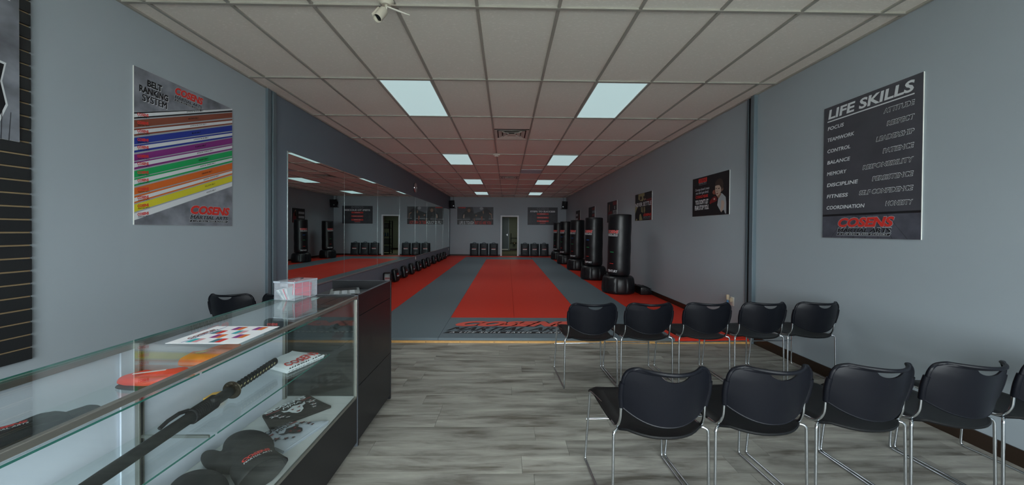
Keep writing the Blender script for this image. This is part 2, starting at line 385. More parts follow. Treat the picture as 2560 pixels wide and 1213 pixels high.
# partition tracks (steel jambs) where the front room meets the training room
t1 = struct(MB().box(XL - .1, XL - .02, 4.03, 4.175, 0, ZC + .02, 'slot').box(XL - .1, XL + .03, 4.03, 4.085, 0, ZC, 'jamb', .003).box(XL - .1, XL + .03, 4.118, 4.178, 0, ZC, 'jamb', .003), 'trim_1')
t2 = struct(MB().box(XR - .01, XR, 4.1, 4.2, 0, ZC - .004, 'slot').box(XR - .045, XR, 4.04, 4.1, 0, ZC - .004, 'jamb', .003).box(XR - .02, XR, 4.17, 4.2, 0, ZC - .004, 'jamb', .002), 'trim_2')
st = struct(MB().box(XL + .04, XR - .05, 4.042, 4.074, 0, .021, 'wood', .002), 'trim_3')
for k in range(14):
    x = -2.6 + k * .41
    MB().lathe([(.0045, 0), (.0045, .001)], 'screw', 8).build('screw', st, loc=(x, 4.041, .012), rot=(R(90), 0, 0))
struct(MB().box(XR - .014, XR, YF, 4.04, 0, .1, 'board', .003).box(XR - .014, XR, 4.2, YB, .05, .13, 'board', .003), 'baseboard_right')
struct(MB().box(XL, DX0 - .08, YB - .014, YB, .05, .12, 'board', .003).box(DX1 + .08, XR - .014, YB - .014, YB, .05, .12, 'board', .003), 'baseboard_back')
struct(MB().box(XL, XL + .014, YF, 4.02, 0, .1, 'board', .003).box(XL, XL + .014, 4.19, YB - .014, .05, .12, 'board', .003), 'baseboard_left')
d1 = MB(); d1.box(DX0 - .075, DX0, YB - .02, YB + .14, .03, DZ + .07, 'trimw', .004).box(DX1, DX1 + .075, YB - .02, YB + .14, .03, DZ + .07, 'trimw', .004).box(DX0, DX1, YB - .02, YB + .14, DZ, DZ + .07, 'trimw', .004)
d1 = struct(d1, 'door_1')
for z in (.3, 1.1, 1.85): MB().box(DX1 - .004, DX1 + .002, YB + .1, YB + .15, z, z + .09, 'brass').build('hinge', d1)
# back room beyond the doorway
RY = 22.6
struct(MB().box(-2.2, 2.4, YB + .12, RY + .1, -.1, 0, 'carpet'), 'floor_back_room')
struct(MB().box(-2.3, -2.2, YB + .12, RY, 0, 2.6, 'backroom').box(2.4, 2.5, YB + .12, RY, 0, 2.6, 'backroom').box(-2.3, 2.5, RY, RY + .1, 0, 2.6, 'backroom'), 'wall_back_room')
struct(MB().box(-2.3, 2.5, YB + .12, RY, 2.6, 2.7, 'backroom'), 'ceiling_back_room')
struct(MB().box(.235, 2.4, RY - .012, RY, 0, .12, 'board'), 'baseboard_back_room')
d2 = struct(MB().box(-.75, .10, RY - .05, RY - .005, .1, 2.13, 'gdoor', .004), 'door_2')
MB().box(-.82, -.75, RY - .06, RY, .0, 2.2, 'jamb').box(.10, .17, RY - .06, RY, 0, 2.2, 'jamb').box(-.75, .1, RY - .06, RY, 2.13, 2.2, 'jamb').build('frame', d2)
MB().box(-.75, .10, RY - .07, RY - .03, .03, .1, 'whiteobj').build('kick_strip', d2)
MB().box(.02, .07, RY - .06, RY - .05, .98, 1.1, 'steel', .003).box(-.04, .055, RY - .1, RY - .08, 1.03, 1.055, 'steel', .004).box(.035, .055, RY - .09, RY - .05, 1.03, 1.055, 'steel', .002).build('lever', d2)
tag(MB().box(-.8, .25, RY - .75, RY - .15, .0, .012, 'ink', .003).build('door_mat'), 'dark doormat on the back room floor before the grey exit door', 'mat')
pr_ = thing('pipe_rack', 'black pipework with a valve on the back room wall behind the doorway', 'pipes', (.0, RY, 0))
MB().tube([(.3, -.06, .45), (.3, -.06, 1.15)], .018, 'ink').tube([(.3, -.06, .85), (.78, -.06, .85)], .016, 'ink').tube([(.74, -.06, .85), (.74, -.06, .55)], .016, 'ink').tube([(.25, -.06, .52), (.8, -.06, .52)], .02, 'ink').build('pipe', pr_, 40)
MB().lathe([(.03, -.08), (.09, -.05), (.09, .05), (.03, .08)], 'brass', 16).build('valve', pr_, 40, loc=(.52, -.1, .49))
for x in (.3, .74): MB().box(x - .03, x + .03, -.08, 0, .8, .84, 'ink').build('bracket', pr_)
# back-room shelving (seen in the mirror)
sh = thing('storage_shelf', 'black storage rack of bins seen through the doorway in the mirror', 'shelf', (1.05, 18.95, 0))
for x in (-.28, .28):
    for y in (-.22, .22): MB().box(x - .025, x + .025, y - .025, y + .025, 0, 1.85, 'ink', .004).build('post', sh)
for z in (.12, .55, .98, 1.42, 1.82): MB().box(-.3, .3, -.24, .24, z - .025, z, 'ink', .004).build('shelf_board', sh)
for k, (z, c, l) in enumerate([(.12, 'bin_', 'grey storage bin on the lowest shelf of the back room rack'), (.55, 'bin_', 'grey storage bin on the second shelf of the back room rack'), (1.42, 'bin_', 'grey storage bin near the top of the back room rack')]):
    b = thing('storage_bin', l, 'bin', (1.05, 18.95, z))
    MB().box(-.22, .2, -.18, .18, 0, .27, c, .02).build('tub', b, 40); MB().box(-.235, .215, -.195, .195, .27, .295, c, .006).build('lid', b, 40)
for k in range(3):
    t = thing('water_bottle', ['blue water bottle, nearest on the middle shelf of the rack', 'blue water bottle, second on the middle shelf of the rack', 'blue water bottle, deepest on the middle shelf of the rack'][k], 'bottle', (.9 + .13 * k, 18.82, .98), group='bottles on the rack')
    MB().lathe([(.035, 0), (.04, .01), (.04, .14), (.016, .18), (.016, .2)], 'bottle', 14).build('body', t, 40); MB().lathe([(.018, .2), (.018, .225)], 'whiteobj', 12).build('cap', t)
lm = bpy.data.lights.new('back_room_fill_lamp', 'AREA'); lm.shape = 'RECTANGLE'; lm.size = .6; lm.size_y = 1.2; lm.energy = 15; lm.color = (1, 1, .84)
br = thing('back_room_fill_light', 'unseen ceiling light panel added to brighten the back room beyond the doorway', 'light', (.8, 20.4, 2.6))  # unseen fixture, added to brighten the back room
MB().box(-.3, .3, -.6, .6, -.05, 0, 'lframe', .004).build('housing', br); lo = bpy.data.objects.new('tube_light', lm); COL.objects.link(lo); lo.parent = br; lo.location = (0, 0, -.055)
# ------------------------------------------------------------------ ceiling lights, vents, detector, camera
NM = {-2: 'above the viewer', 1: 'nearest', 4: 'second', 7: 'third', 10: 'farthest'}
for c, r_ in LIGHTS:
    x, y = GX0 + GW * (c + .5), GY0 + GD * (r_ + .5)
    side = 'mirror' if c == 2 else 'punching bag'
    lab = ('unseen rectangular ceiling light %s on the %s side' % (NM[r_], side)) if r_ < 0 else 'lit rectangular ceiling light panel, %s of the row on the %s side' % (NM[r_], side)
    t = thing('ceiling_light', lab, 'light', (x, y, ZC), group='recessed ceiling light panels')
    fr = MB(); a, b = GW / 2 - .012, GD / 2 - .012
    for sx in (-1, 1):
        fr.box(min(sx * a, sx * (a - .014)), max(sx * a, sx * (a - .014)), -b, b, -.002, .05, 'lframe')
        fr.box(-a + .014, a - .014, min(sx * b, sx * (b - .014)), max(sx * b, sx * (b - .014)), -.002, .05, 'lframe')
    fr.build('frame', t)
    MB().box(-a + .014, a - .014, -b + .014, b - .014, .004, .008, 'diff').build('diffuser', t)
    la = bpy.data.lights.new('tube_light', 'AREA'); la.shape = 'RECTANGLE'; la.size = .56; la.size_y = 1.16; la.energy = LAMP; la.color = (.90, 1, 1); la.spread = R(125)
    lo = bpy.data.objects.new('tube_light', la); COL.objects.link(lo); lo.parent = t; lo.location = (0, 0, .002)
def square_vent(x, y, lab):
    t = thing('ceiling_vent', lab, 'vent', (x, y, ZC), group='square ceiling vents'); h = .29
    MB().box(-h, h, -h, h, .03, .045, 'ventd').build('backing', t)
    for k, (o, i, z0, z1) in enumerate([(h, .245, -.002, .012), (.225, .165, .0, .03), (.145, .09, .0, .03)]):
        f = MB(); P = [(-o, -o), (o, -o), (o, o), (-o, o)]; Q = [(-i, -i), (i, -i), (i, i), (-i, i)]
        vs = [(a, b, z0) for a, b in P] + [(a, b, z1) for a, b in Q] + [(a, b, z0 + .003) for a, b in P] + [(a, b, z1 + .003) for a, b in Q]
        fs = []
        for q in range(4):
            n = (q + 1) % 4; fs += [(q, 4 + q, 4 + n, n), (8 + q, 8 + n, 12 + n, 12 + q), (q, n, 8 + n, 8 + q), (4 + q, 12 + q, 12 + n, 4 + n)]
        f.add(vs, fs, 'ventm').build('frame' if k == 0 else 'vane', t)
    MB().box(-.07, .07, -.07, .07, -.004, .0, 'ventm').build('centre_plate', t)
    for a in range(4):
        MB().box(.07, .24, -.003, .003, .0, .02, 'ventm').build('spoke', t, rot=(0, 0, R(45 + 90 * a)))
vx = GX0 + GW * 4.5
square_vent(vx, GY0 + GD * 2.75, 'square four-way vent in the middle ceiling tiles, nearest')
square_vent(vx, GY0 + GD * 6.75, 'square four-way vent in the middle ceiling tiles, second')
square_vent(vx, GY0 + GD * 11.25, 'square four-way vent in the middle ceiling tiles, by the back wall')
t = thing('return_grille', 'flat blue grey panel grille among the middle ceiling tiles', 'vent', (GX0 + GW * 5.5, GY0 + GD * 5.75, ZC))
MB().box(-.3, .3, -.3, .3, .012, .02, 'ventd').build('backing', t)
for k in range(14): MB().box(-.28, .28, -.27 + k * .04, -.27 + k * .04 + .034, .001, .006, 'bluem').build('slat', t)
MB().box(-.3, -.28, -.3, .3, 0, .02, 'bluem').box(.28, .3, -.3, .3, 0, .02, 'bluem').box(-.28, .28, -.3, -.275, 0, .02, 'bluem').box(-.28, .28, .285, .3, 0, .02, 'bluem').build('frame', t)
t = thing('smoke_detector', 'round white smoke detector on the ceiling grid past the nearest vent', 'detector', (-.236, 7.40, ZC - .002))
MB().lathe([(.075, 0), (.075, -.02), (.06, -.032)][::-1], 'whiteobj', 24).build('base', t, 40); MB().lathe([(.045, -.032), (.045, -.045), (.03, -.052)][::-1], 'whiteobj', 24).build('sensor', t, 40)
t = thing('security_camera', 'small off-white bullet security camera with antenna under the ceiling', 'camera', (-.885, 2.47, ZC - .003))
MB().lathe([(.03, -.03), (.05, -.012), (.055, 0)], 'camw', 24).build('base', t, 40)
MB().tube([(0, 0, -.02), (.0, -.005, -.06), (-.012, -.03, -.085)], .011, 'camw', 10).build('arm', t, 60)
MB().tube([(.0, .0, -.015), (.05, 0, -.028), (.075, 0, -.026)], .003, 'camw', 6).build('cable', t, 60)
dirv = Vector((-.22, -.52, -.82)).normalized(); q = dirv.to_track_quat('Z', 'X').to_euler()
body = MB().lathe([(.024, -.045), (.031, -.035), (.031, .05), (.031, .072), (.028, .072), (.027, .05)], 'camw', 28).build('body', t, 50, loc=Vector((-.012, -.035, -.1)) + dirv * .02, rot=q)
MB().lathe([(.027, .048), (.027, .052), (.012, .053), (.011, .056)], 'lens', 24).build('lens', body, 40)
MB().box(-.034, .034, .018, .036, -.04, .062, 'camw', .006).build('sun_shield', body, 40)
an = Vector((.95, .12, -.28)).normalized()
p0 = Vector((.012, -.02, -.052)); MB().tube([p0 + Vector((-.002, -.01, -.04)), p0, p0 + an * .02, p0 + an * .09, p0 + an * .165], [.006, .006, .006, .0065, .0028], 'whiteobj', 10).build('antenna', t, 60)
# ------------------------------------------------------------------ mats
def matpiece(label, P, m, z=.049):
    mb = MB().prism(P, .001, z, m)
    return tag(mb.build('training_mat'), label, 'mat', 'roll-out training mats')
g = .0015
def lerp(a, b, t): return a + (b - a) * t
def xe(a, b, y): return lerp(a, b, (y - 4.078) / (16.3 - 4.078))   # a mat edge, front x to far x
E1, E2, E3, E4, E5 = (-1.812, -1.955), (-.820, -.902), (.118, .165), (1.150, 1.168), (2.066, 2.092)
Y0, Y1, Y2, Y3 = 4.078, 5.03, 15.05, 16.3
def strip(lab, ea, eb, ya, yb, m): return matpiece(lab, [(xe(*ea, ya) + g, ya + g), (xe(*eb, ya) - g, ya + g), (xe(*eb, yb) - g, yb - g), (xe(*ea, yb) + g, yb - g)], m)
WLe, WRe = (XL + .016, XL + .016), (XR - .016, XR - .016)
strip('long red mat along the mirror wall', WLe, E1, Y0, Y3, 'redmat')
strip('long grey mat between the mirror-side red mat and the centre', E1, E2, Y0, Y3, 'greymat')
strip('long red centre mat, the half towards the mirror', E2, E3, Y1, Y2, 'redmat')
strip('long red centre mat, the half towards the punching bags', E3, E4, Y1, Y2, 'redmat')
strip('grey cross mat beyond the red centre mats', E2, E4, Y2, Y3, 'greymat')
strip('long grey mat between the red centre and the punching bags', E4, E5, Y0, Y3, 'greymat')
strip('long red mat under the punching bags along the right wall', E5, WRe, Y0, Y3, 'redmat')
matpiece('red cross mat along the foot of the back wall', [(XL + .016, Y3 + g), (XR - .016, Y3 + g), (XR - .016, YB - .016), (XL + .016, YB - .016)], 'redmat')
lg = strip('grey logo mat at the front lettered COSENS MARTIAL ARTS', E2, E4, Y0, Y1, 'greymat')
mb = MB(); z = .0495
mb.text('COSENS', -.672, 4.562, .262, 'ink', z, w=1.70, shear=.62, bold=.085)
mb.text('COSENS', -.70, 4.575, .265, 'matred', z + .0004, w=1.70, shear=.62, bold=.085)
mb.text('MARTIAL ARTS', -.765, 4.375, .165, 'ink', z, w=1.72, shear=.6, bold=.055)
mb.poly([(-.83 + .03, 4.265), (.98, 4.265), (1.02, 4.345), (-.745, 4.345)], z, 'ink')
mb.text('A LIFE SKILL BASED ACADEMY', -.72, 4.283, .046, 'white', z + .0004, w=1.64, shear=.4, bold=.02, space=1.35)
mb.build('lettering', lg)
# ------------------------------------------------------------------ mirror
PW = 1.524; mz0, mz1 = .53, 2.362
mr = thing('wall_mirror', 'long row of tall mirror panels along the charcoal wall', 'mirror', (XL, 4.43, 0))
k = 0; y = 0
while y < 12.40:
    y1 = min(y + PW, 12.42)
    MB().box(.002, .008, y + .004, y1 - .004, mz0, mz1, 'mirror').build('mirror_panel', mr)
    if k: MB().box(.001, .0075, y - .004, y + .004, mz0, mz1, 'mirredge').build('seam', mr)
    y = y1; k += 1
MB().box(0, .013, -.014, 12.42, mz0 - .022, mz0, 'mirredge', .002).build('bottom_channel', mr)
MB().box(0, .012, -.014, 0, mz0, mz1, 'mirredge', .002).build('edge_channel', mr)
MB().box(0, .010, -.014, 12.42, mz1, mz1 + .008, 'mirredge', .002).build('top_channel', mr)
# ------------------------------------------------------------------ posters
RL, RR_, RB = (R(90), 0, R(90)), (R(90), 0, R(-90)), (R(90), 0, 0)
def poster(name, label, loc, rot, w, h, th=.008, face='slate', cat='poster', group=None):
    t = thing(name, label, cat, loc, rot, group)
    MB().box(0, w, 0, h, 0, th, 'edge').build('board', t)
    p = MB(); p.rect(.0006, .0006, w - .0006, h - .0006, th + .0004, face)
    return t, p
D = .0005
# belt ranking poster
w, h = .922, 1.217
t, p = poster('wall_poster', 'belt ranking poster with slanted belt colours on the left wall', (XL, 2.615, 1.38), RL, w, h, face='metalbg'); z = .0088
def vl(y): return (1165 - y) / 1127 * h
def vr(y): return min((1172 - y) / 827 * h, h - .001)
def belt(l0, l1, r0, r1, m, zz=z): p.poly([(.001, vl(l1)), (w - .001, vr(r1)), (w - .001, vr(r0)), (.001, vl(l0))], zz, m)
belt(368, 1135, 333, 892, 'lgrey', z - .0002)
for a in [(370, 415, 334, 367, 'ink'), (380, 405, 341, 357, 'white'), (425, 478, 373, 408, 'brown'), (486, 537, 417, 454, 'brown'), (497, 525, 428, 445, 'white'), (550, 597, 462, 500, 'blue'), (603, 655, 507, 545, 'blue'), (612, 640, 516, 534, 'white'),
          (668, 714, 550, 590, 'purple'), (722, 775, 597, 632, 'purple'), (731, 760, 604, 623, 'white'), (785, 832, 640, 676, 'green'), (838, 892, 682, 720, 'green'), (849, 880, 691, 709, 'white'),
          (905, 953, 726, 770, 'orange'), (963, 1014, 774, 808, 'orange'), (975, 1003, 781, 798, 'white'), (1022, 1075, 815, 856, 'yellow'), (1085, 1132, 861, 890, 'white')]:
    belt(*a, zz=z + (D if a[4] == 'white' and a[0] < 1080 else 0))
names = ['JUNIOR BLACK BELT', 'BROWN BELT', 'JUNIOR BROWN BELT', 'BLUE BELT', 'JUNIOR BLUE BELT', 'PURPLE BELT', 'JUNIOR PURPLE BELT', 'GREEN BELT', 'JUNIOR GREEN BELT', 'ORANGE BELT', 'JUNIOR ORANGE BELT', 'YELLOW BELT', 'WHITE BELT']
lc = [392, 451, 511, 573, 626, 691, 745, 808, 864, 929, 989, 1048, 1108]; rc = [349, 390, 436, 481, 525, 570, 613, 658, 700, 748, 790, 835, 876]
for i, nm in enumerate(names):
    sl = (vr(rc[i]) - vl(lc[i])) / w; u0 = .46 + .018 * i; ww = .012 * len(nm) + .02
    p.M = Matrix.Translation((u0 * w, vl(lc[i]) + sl * u0 * w - .006, 0)) @ Matrix.Rotation(math.atan(sl), 4, 'Z')
    p.text(nm, 0, 0, .013, 'ink', z + 2 * D, w=ww * .8, shear=.2, bold=.02)
    p.M = Matrix.Translation((.03 * w, vl(lc[i]) + sl * .03 * w - .022, 0)) @ Matrix.Rotation(math.atan(sl) * .5, 4, 'Z')
    p.text('COSENS', 0, .018, .022, 'red', z + 2 * D, w=.085, shear=.2, bold=.05); p.text('MARTIAL ARTS', 0, .004, .010, 'ink', z + 2 * D, w=.085, shear=.2, bold=.02)
p.M = Matrix()
for s_, u0, u1, v in [('BELT', .104, .229, .901), ('RANKING', .04, .283, .850), ('SYSTEM', .065, .269, .797)]:
    p.text(s_, u0 * w + .003, v * h - .003, .044 * h, 'white', z, w=(u1 - u0) * w, bold=.05); p.text(s_, u0 * w, v * h, .044 * h, 'ink', z + D, w=(u1 - u0) * w, bold=.05)
p.logo(.346 * w, .878 * h, .29 * w, z, out='lgrey', h=.10 * h)
p.logo(.50 * w, .028 * h, .465 * w, z, out='lgrey', h=.125 * h)
p.build('print', t)
# life skills poster
w, h = .764, 1.22
t, p = poster('wall_poster', 'tall dark LIFE SKILLS poster on the right wall', (XR, 3.176, 1.311), RR_, w, h, face='slate'); z = .0088
p.rect(.001, .001, w - .001, .165 * h, z, 'boards')
p.rect(.001, .163 * h, w - .001, .178 * h, z + D, 'ink')
for k in range(-7, 8): p.poly([(w / 2 + k * .10, .001), (w / 2 + k * .10 + .003, .001), (w / 2 + k * .052 + .0015, .163 * h), (w / 2 + k * .052, .163 * h)] if abs(w / 2 + k * .10) < w and 0 < w / 2 + k * .10 < w - .004 else [(.01, .05), (.012, .05), (.012, .052), (.01, .052)], z + D, 'ink')
p.text('LIFE SKILLS', .055 * w, .905 * h, .072 * h, 'white', z, w=.875 * w, shear=.12, bold=.03); p.rect(.045 * w, .884 * h, .93 * w, .892 * h, z, 'white')
for i, s_ in enumerate(['FOCUS', 'TEAMWORK', 'CONTROL', 'BALANCE', 'MEMORY', 'DISCIPLINE', 'FITNESS', 'COORDINATION']):
    p.text(s_, .05 * w, (.821 - .0865 * i) * h, .027 * h, 'white', z, w=.0395 * w * len(s_) * (.93 if 'I' in s_ else 1), shear=.15, bold=.02)
for i, s_ in enumerate(['ATTITUDE', 'RESPECT', 'LEADERSHIP', 'PATIENCE', 'RESPONSIBILITY', 'PERSISTENCE', 'SELF CONFIDENCE', 'HONESTY']):
    ww = .033 * w * len(s_); y = (.823 - .0865 * i) * h
    p.text(s_, .93 * w + .004, y - .003, .033 * h, 'white', z, w=ww + .008, al='r', shear=.18, bold=.05); p.text(s_, .93 * w, y, .027 * h, 'ink', z + D, w=ww, al='r', shear=.18, bold=.012)
p.logo(.2 * w, .022 * h, .58 * w, z + 2 * D, out='lgrey', h=.125 * h)
p.build('print', t)
# courage poster
w, h = .90, .603
t, p = poster('wall_poster', 'black poster of a young boxer lettered YOU DON\'T LET FEAR STOP YOU', (XR, 5.43, 1.598), RR_, w, h, face='ink')
p.rect(.185 * w, .86 * h, .43 * w, .965 * h, z, 'red'); p.text('COSENS', .20 * w, .88 * h, .07 * h, 'dred', z + D, w=.21 * w, shear=.2, bold=.03); p.text('MARTIAL ARTS', .195 * w, .825 * h, .028 * h, 'lgrey', z, w=.22 * w, shear=.2); p.rect(.19 * w, .795 * h, .42 * w, .806 * h, z, 'greyp')
for s_, u0, u1, v, hh, m in [("Courage doesn't mean", .085, .50, .64, .085, 'lgrey'), ("you don't get afraid.", .10, .48, .555, .085, 'lgrey'), ('COURAGE MEANS', .10, .465, .465, .075, 'red'), ("YOU DON'T LET", .09, .475, .305, .12, 'white'), ('FEAR STOP YOU.', .075, .49, .16, .12, 'white')]:
    p.text(s_, u0 * w, v * h, hh * h, m, z, w=(u1 - u0) * w, shear=.12 if m == 'lgrey' else 0, bold=.03)
def U(x, y):
    """pixel of the poster's picture -> poster plane"""
    tt = (x - 112) / 806; u = tt * 978 / ((1 - tt) * 815 + tt * 978); top = 335 - 213 * tt; bot = 1150 - 50 * tt
    return (u * w, (bot - y) / (bot - top) * h)
def PP(pts, m, zz=z): p.poly([U(*q) for q in pts], zz, m)
PP([(600, 560), (560, 580), (545, 620), (560, 660), (610, 670)], 'brown')
PP([(485, 860), (500, 800), (545, 740), (600, 700), (640, 720), (650, 800), (600, 830), (540, 850), (505, 880)], 'dred', z + D); PP([(570, 760), (600, 740), (612, 770), (585, 790)], 'skin', z + 2 * D)
PP([(690, 640), (760, 640), (840, 720), (855, 860), (855, 1090), (830, 1080), (800, 1000), (740, 1050), (700, 980), (655, 900), (670, 800)], 'lgrey')
PP([(740, 800), (790, 790), (815, 850), (800, 950), (750, 1060), (725, 1000), (745, 900)], 'skin', z + D)
PP([(650, 900), (690, 960), (735, 1075), (690, 1105), (600, 1105), (560, 1000), (600, 850)], 'ink', z + 2 * D)
PP([(640, 690), (720, 620), (740, 660), (680, 760)], 'tan', z + D)
PP([(606, 470), (640, 440), (720, 450), (745, 520), (740, 600), (700, 670), (650, 705), (620, 660), (606, 560)], 'skin', z + 2 * D)
PP([(755, 520), (782, 500), (785, 560), (750, 600)], 'tan', z + 2 * D)
PP([(606, 480), (610, 400), (650, 340), (710, 308), (765, 340), (790, 420), (782, 510), (750, 580), (735, 510), (700, 460), (650, 465)], 'hair', z + 3 * D)
PP([(618, 530), (645, 522), (645, 540), (620, 545)], 'hair', z + 3 * D); PP([(670, 528), (710, 515), (708, 535), (672, 545)], 'hair', z + 3 * D); PP([(632, 645), (672, 635), (668, 655), (636, 660)], 'dred', z + 3 * D); PP([(648, 560), (660, 610), (640, 612)], 'tan', z + 3 * D)
p.build('print', t)
# never settle
w, h = .91, .605
t, p = poster('wall_poster', 'NEVER SETTLE poster of a face behind wrapped hands, red at one side', (XR, 7.87, 1.597), RR_, w, h, face='ink')
def V(x, y):
    tt = (x - 1758) / 455; u = tt * 815 / ((1 - tt) * 715 + tt * 815); top = 312 - 120 * tt; bot = 1027 - 25 * tt
    return (min(max(u, .002), .998) * w, min(max((bot - y) / (bot - top), .002), .998) * h)
def PV(pts, m, zz=z): p.poly([V(*q) for q in pts], zz, m)
PV([(2040, 440), (2212, 380), (2212, 1000), (2150, 1000), (2190, 760), (2180, 600), (2120, 500)], 'dred')
PV([(1840, 300), (2005, 240), (2010, 330), (1990, 420), (1960, 480), (1890, 480), (1850, 420)], 'olive'); PV([(1880, 360), (1930, 345), (1945, 400), (1910, 470), (1885, 440)], 'hair', z + D); PV([(1975, 350), (2005, 330), (2000, 420), (1975, 400)], 'hair', z + D); PV([(1990, 420), (2040, 395), (2050, 440), (2000, 470)], 'tan', z + D)
for a in [[(1760, 660), (1800, 620), (1830, 640), (1790, 740), (1765, 830)], [(1915, 650), (1935, 640), (1945, 780), (1925, 790)], [(1960, 640), (1975, 640), (1975, 800), (1955, 800)], [(2000, 630), (2020, 640), (2030, 740), (2010, 830), (1998, 760)], [(1870, 1010), (1880, 860), (1910, 830), (1960, 1000), (1950, 1010)], [(1775, 1020), (1790, 970), (1820, 980), (1815, 1020)], [(1845, 310), (1870, 300), (1860, 440), (1840, 450)]]: PV(a, 'olive', z + D)
p.text('NEVER SETTLE', .02 * w, .52 * h, .145 * h, 'white', z + 2 * D, w=.95 * w, bold=.02)
p.text('COSENS', .53 * w, .145 * h, .095 * h, 'red', z + 2 * D, w=.43 * w, shear=.2, bold=.06); p.text('MARTIAL ARTS', .52 * w, .09 * h, .045 * h, 'lgrey', z + 2 * D, w=.43 * w, shear=.2); p.rect(.51 * w, .045 * h, .93 * w, .07 * h, z + 2 * D, 'greyp')
p.build('print', t)
for y1, lab, kind in [(10.06, 'dark poster with red and white word blocks behind the second bag', 0), (12.37, 'dark poster with a column of red word blocks, behind the middle bag', 1), (14.66, 'small dark poster with white word blocks, farthest on the right wall', 2)]:
    w, h = .88, .603
    t, p = poster('wall_poster', lab, (XR, y1, 1.602), RR_, w, h, face='ink')
    if kind == 0:
        for v, m, hh in [(.80, 'dred', .17), (.36, 'lgrey', .2), (.1, 'dred', .17)]: p.rect(.60 * w, v * h, .97 * w, (v + hh) * h, z, m)
        p.text('NO', .74 * w, .6 * h, .16 * h, 'white', z + D, w=.1 * w); p.text('LIMITS', .62 * w, .4 * h, .12 * h, 'ink', z + D, w=.33 * w)
        p.poly([(.2 * w, .9 * h), (.28 * w, .85 * h), (.27 * w, .6 * h), (.16 * w, .45 * h)], z, 'tan'); p.poly([(.1 * w, .5 * h), (.5 * w, .55 * h), (.55 * w, .38 * h), (.1 * w, .35 * h)], z, 'dred'); p.poly([(.15 * w, .3 * h), (.22 * w, .32 * h), (.2 * w, .02 * h), (.14 * w, .02 * h)], z, 'lgrey')
    elif kind == 1:
        for v, m in [(.79, 'dred'), (.62, 'greyp'), (.43, 'dred'), (.24, 'greyp'), (.03, 'dred')]: p.rect(.60 * w, v * h, .97 * w, (v + .14) * h, z, m)
        p.poly([(.02 * w, .02 * h), (.16 * w, .02 * h), (.2 * w, .2 * h), (.08 * w, .42 * h), (.02 * w, .3 * h)], z, 'red'); p.poly([(.38 * w, .02 * h), (.52 * w, .02 * h), (.56 * w, .35 * h), (.42 * w, .3 * h)], z, 'skin')
    else:
        for v in (.62, .32, .05): p.rect(.05 * w, v * h, .50 * w, (v + .16) * h, z, 'lgrey')
        p.poly([(.65 * w, .02 * h), (.95 * w, .02 * h), (.9 * w, .6 * h), (.72 * w, .85 * h)], z, 'dred'); p.poly([(.7 * w, .9 * h), (.8 * w, .8 * h), (.78 * w, .45 * h), (.68 * w, .5 * h)], z, 'skin')
    p.build('print', t)
# back-wall posters
w, h = 1.83, .895
t, p = poster('wall_poster', 'LIFE IS TOUGH poster of two people doing push-ups on the back wall', (-2.505, YB, 1.624), RB, w, h, th=.006, face='dgrey'); z = .0068
def Q(x, y): return ((x - 102) / 680 * w, (470 - y) / 340 * h)
def PQ(pts, m, zz=z): p.poly([Q(*q) for q in pts], zz, m)
PQ([(103, 360), (781, 352), (781, 469), (103, 469)], 'dark'); PQ([(390, 132), (520, 132), (600, 150), (560, 260), (420, 250)], 'greyp')
p.oval(*Q(555, 158), .09, .07, z + D, 'lgrey'); PQ([(103, 368), (780, 352), (780, 360), (103, 378)], 'lgrey', z + D)
PQ([(185, 360), (200, 270), (250, 210), (300, 200), (380, 200), (420, 270), (405, 365), (350, 375), (330, 320), (270, 330), (215, 340), (205, 375)], 'ink', z + 2 * D)
PQ([(210, 340), (220, 280), (240, 270), (235, 350)], 'skin', z + 3 * D); p.oval(*Q(322, 185), .13, .13, z + 2 * D, 'hair'); p.oval(*Q(322, 200), .075, .09, z + 3 * D, 'tan')
PQ([(410, 380), (418, 265), (480, 235), (590, 200), (640, 160), (710, 190), (752, 262), (755, 340), (740, 390), (735, 280), (700, 300), (690, 385), (560, 340), (450, 320), (430, 400)], 'ink', z + 2 * D)
PQ([(575, 215), (600, 195), (605, 240), (590, 268)], 'tan', z + 3 * D); PQ([(700, 235), (750, 262), (756, 340), (748, 385), (738, 280), (705, 260)], 'tan', z + 3 * D); PQ([(545, 320), (575, 300), (580, 385), (555, 390)], 'brown', z + 3 * D); p.oval(*Q(645, 210), .13, .14, z + 3 * D, 'ink')
PQ([(415, 350), (430, 345), (432, 405), (418, 405)], 'tan', z + 3 * D); PQ([(445, 280), (475, 285), (470, 310), (445, 305)], 'tan', z + 3 * D)
p.text('LIFE IS TOUGH', .064 * w, .02 * h, .18 * h, 'white', z + 3 * D, w=.40 * w, bold=.01); p.text('BUT SO ARE YOU', .487 * w, .02 * h, .18 * h, 'red', z + 3 * D, w=.455 * w, bold=.01)
p.text('COSENS', .03 * w, .915 * h, .07 * h, 'red', z + 2 * D, w=.2 * w, shear=.2, bold=.06)
p.build('print', t)
w, h = 1.53, .895
t, p = poster('wall_poster', 'dark STEPS TO SUCCESS poster with red bars on the back wall', (1.058, YB, 1.634), RB, w, h, th=.006, face='slate2')
p.text('COSENS', .31 * w, .855 * h, .11 * h, 'lgrey', z, w=.39 * w, bold=.02); p.text('COSENS', .318 * w, .865 * h, .09 * h, 'dark', z + D, w=.374 * w, bold=-.008)
p.text('STEPS TO SUCCESS', .085 * w, .71 * h, .1 * h, 'white', z, w=.83 * w, bold=.05)
for v, s_ in [(.575, 'LEADERSHIP'), (.37, 'BLACK BELT MINDSET'), (.17, 'GOAL TRAINING')]:
    p.rect(.31 * w, v * h, .70 * w, (v + .09) * h, z, 'red'); p.text(s_, .505 * w, (v + .03) * h, .03 * h, 'white', z + D, w=.017 * w * len(s_), al='c')
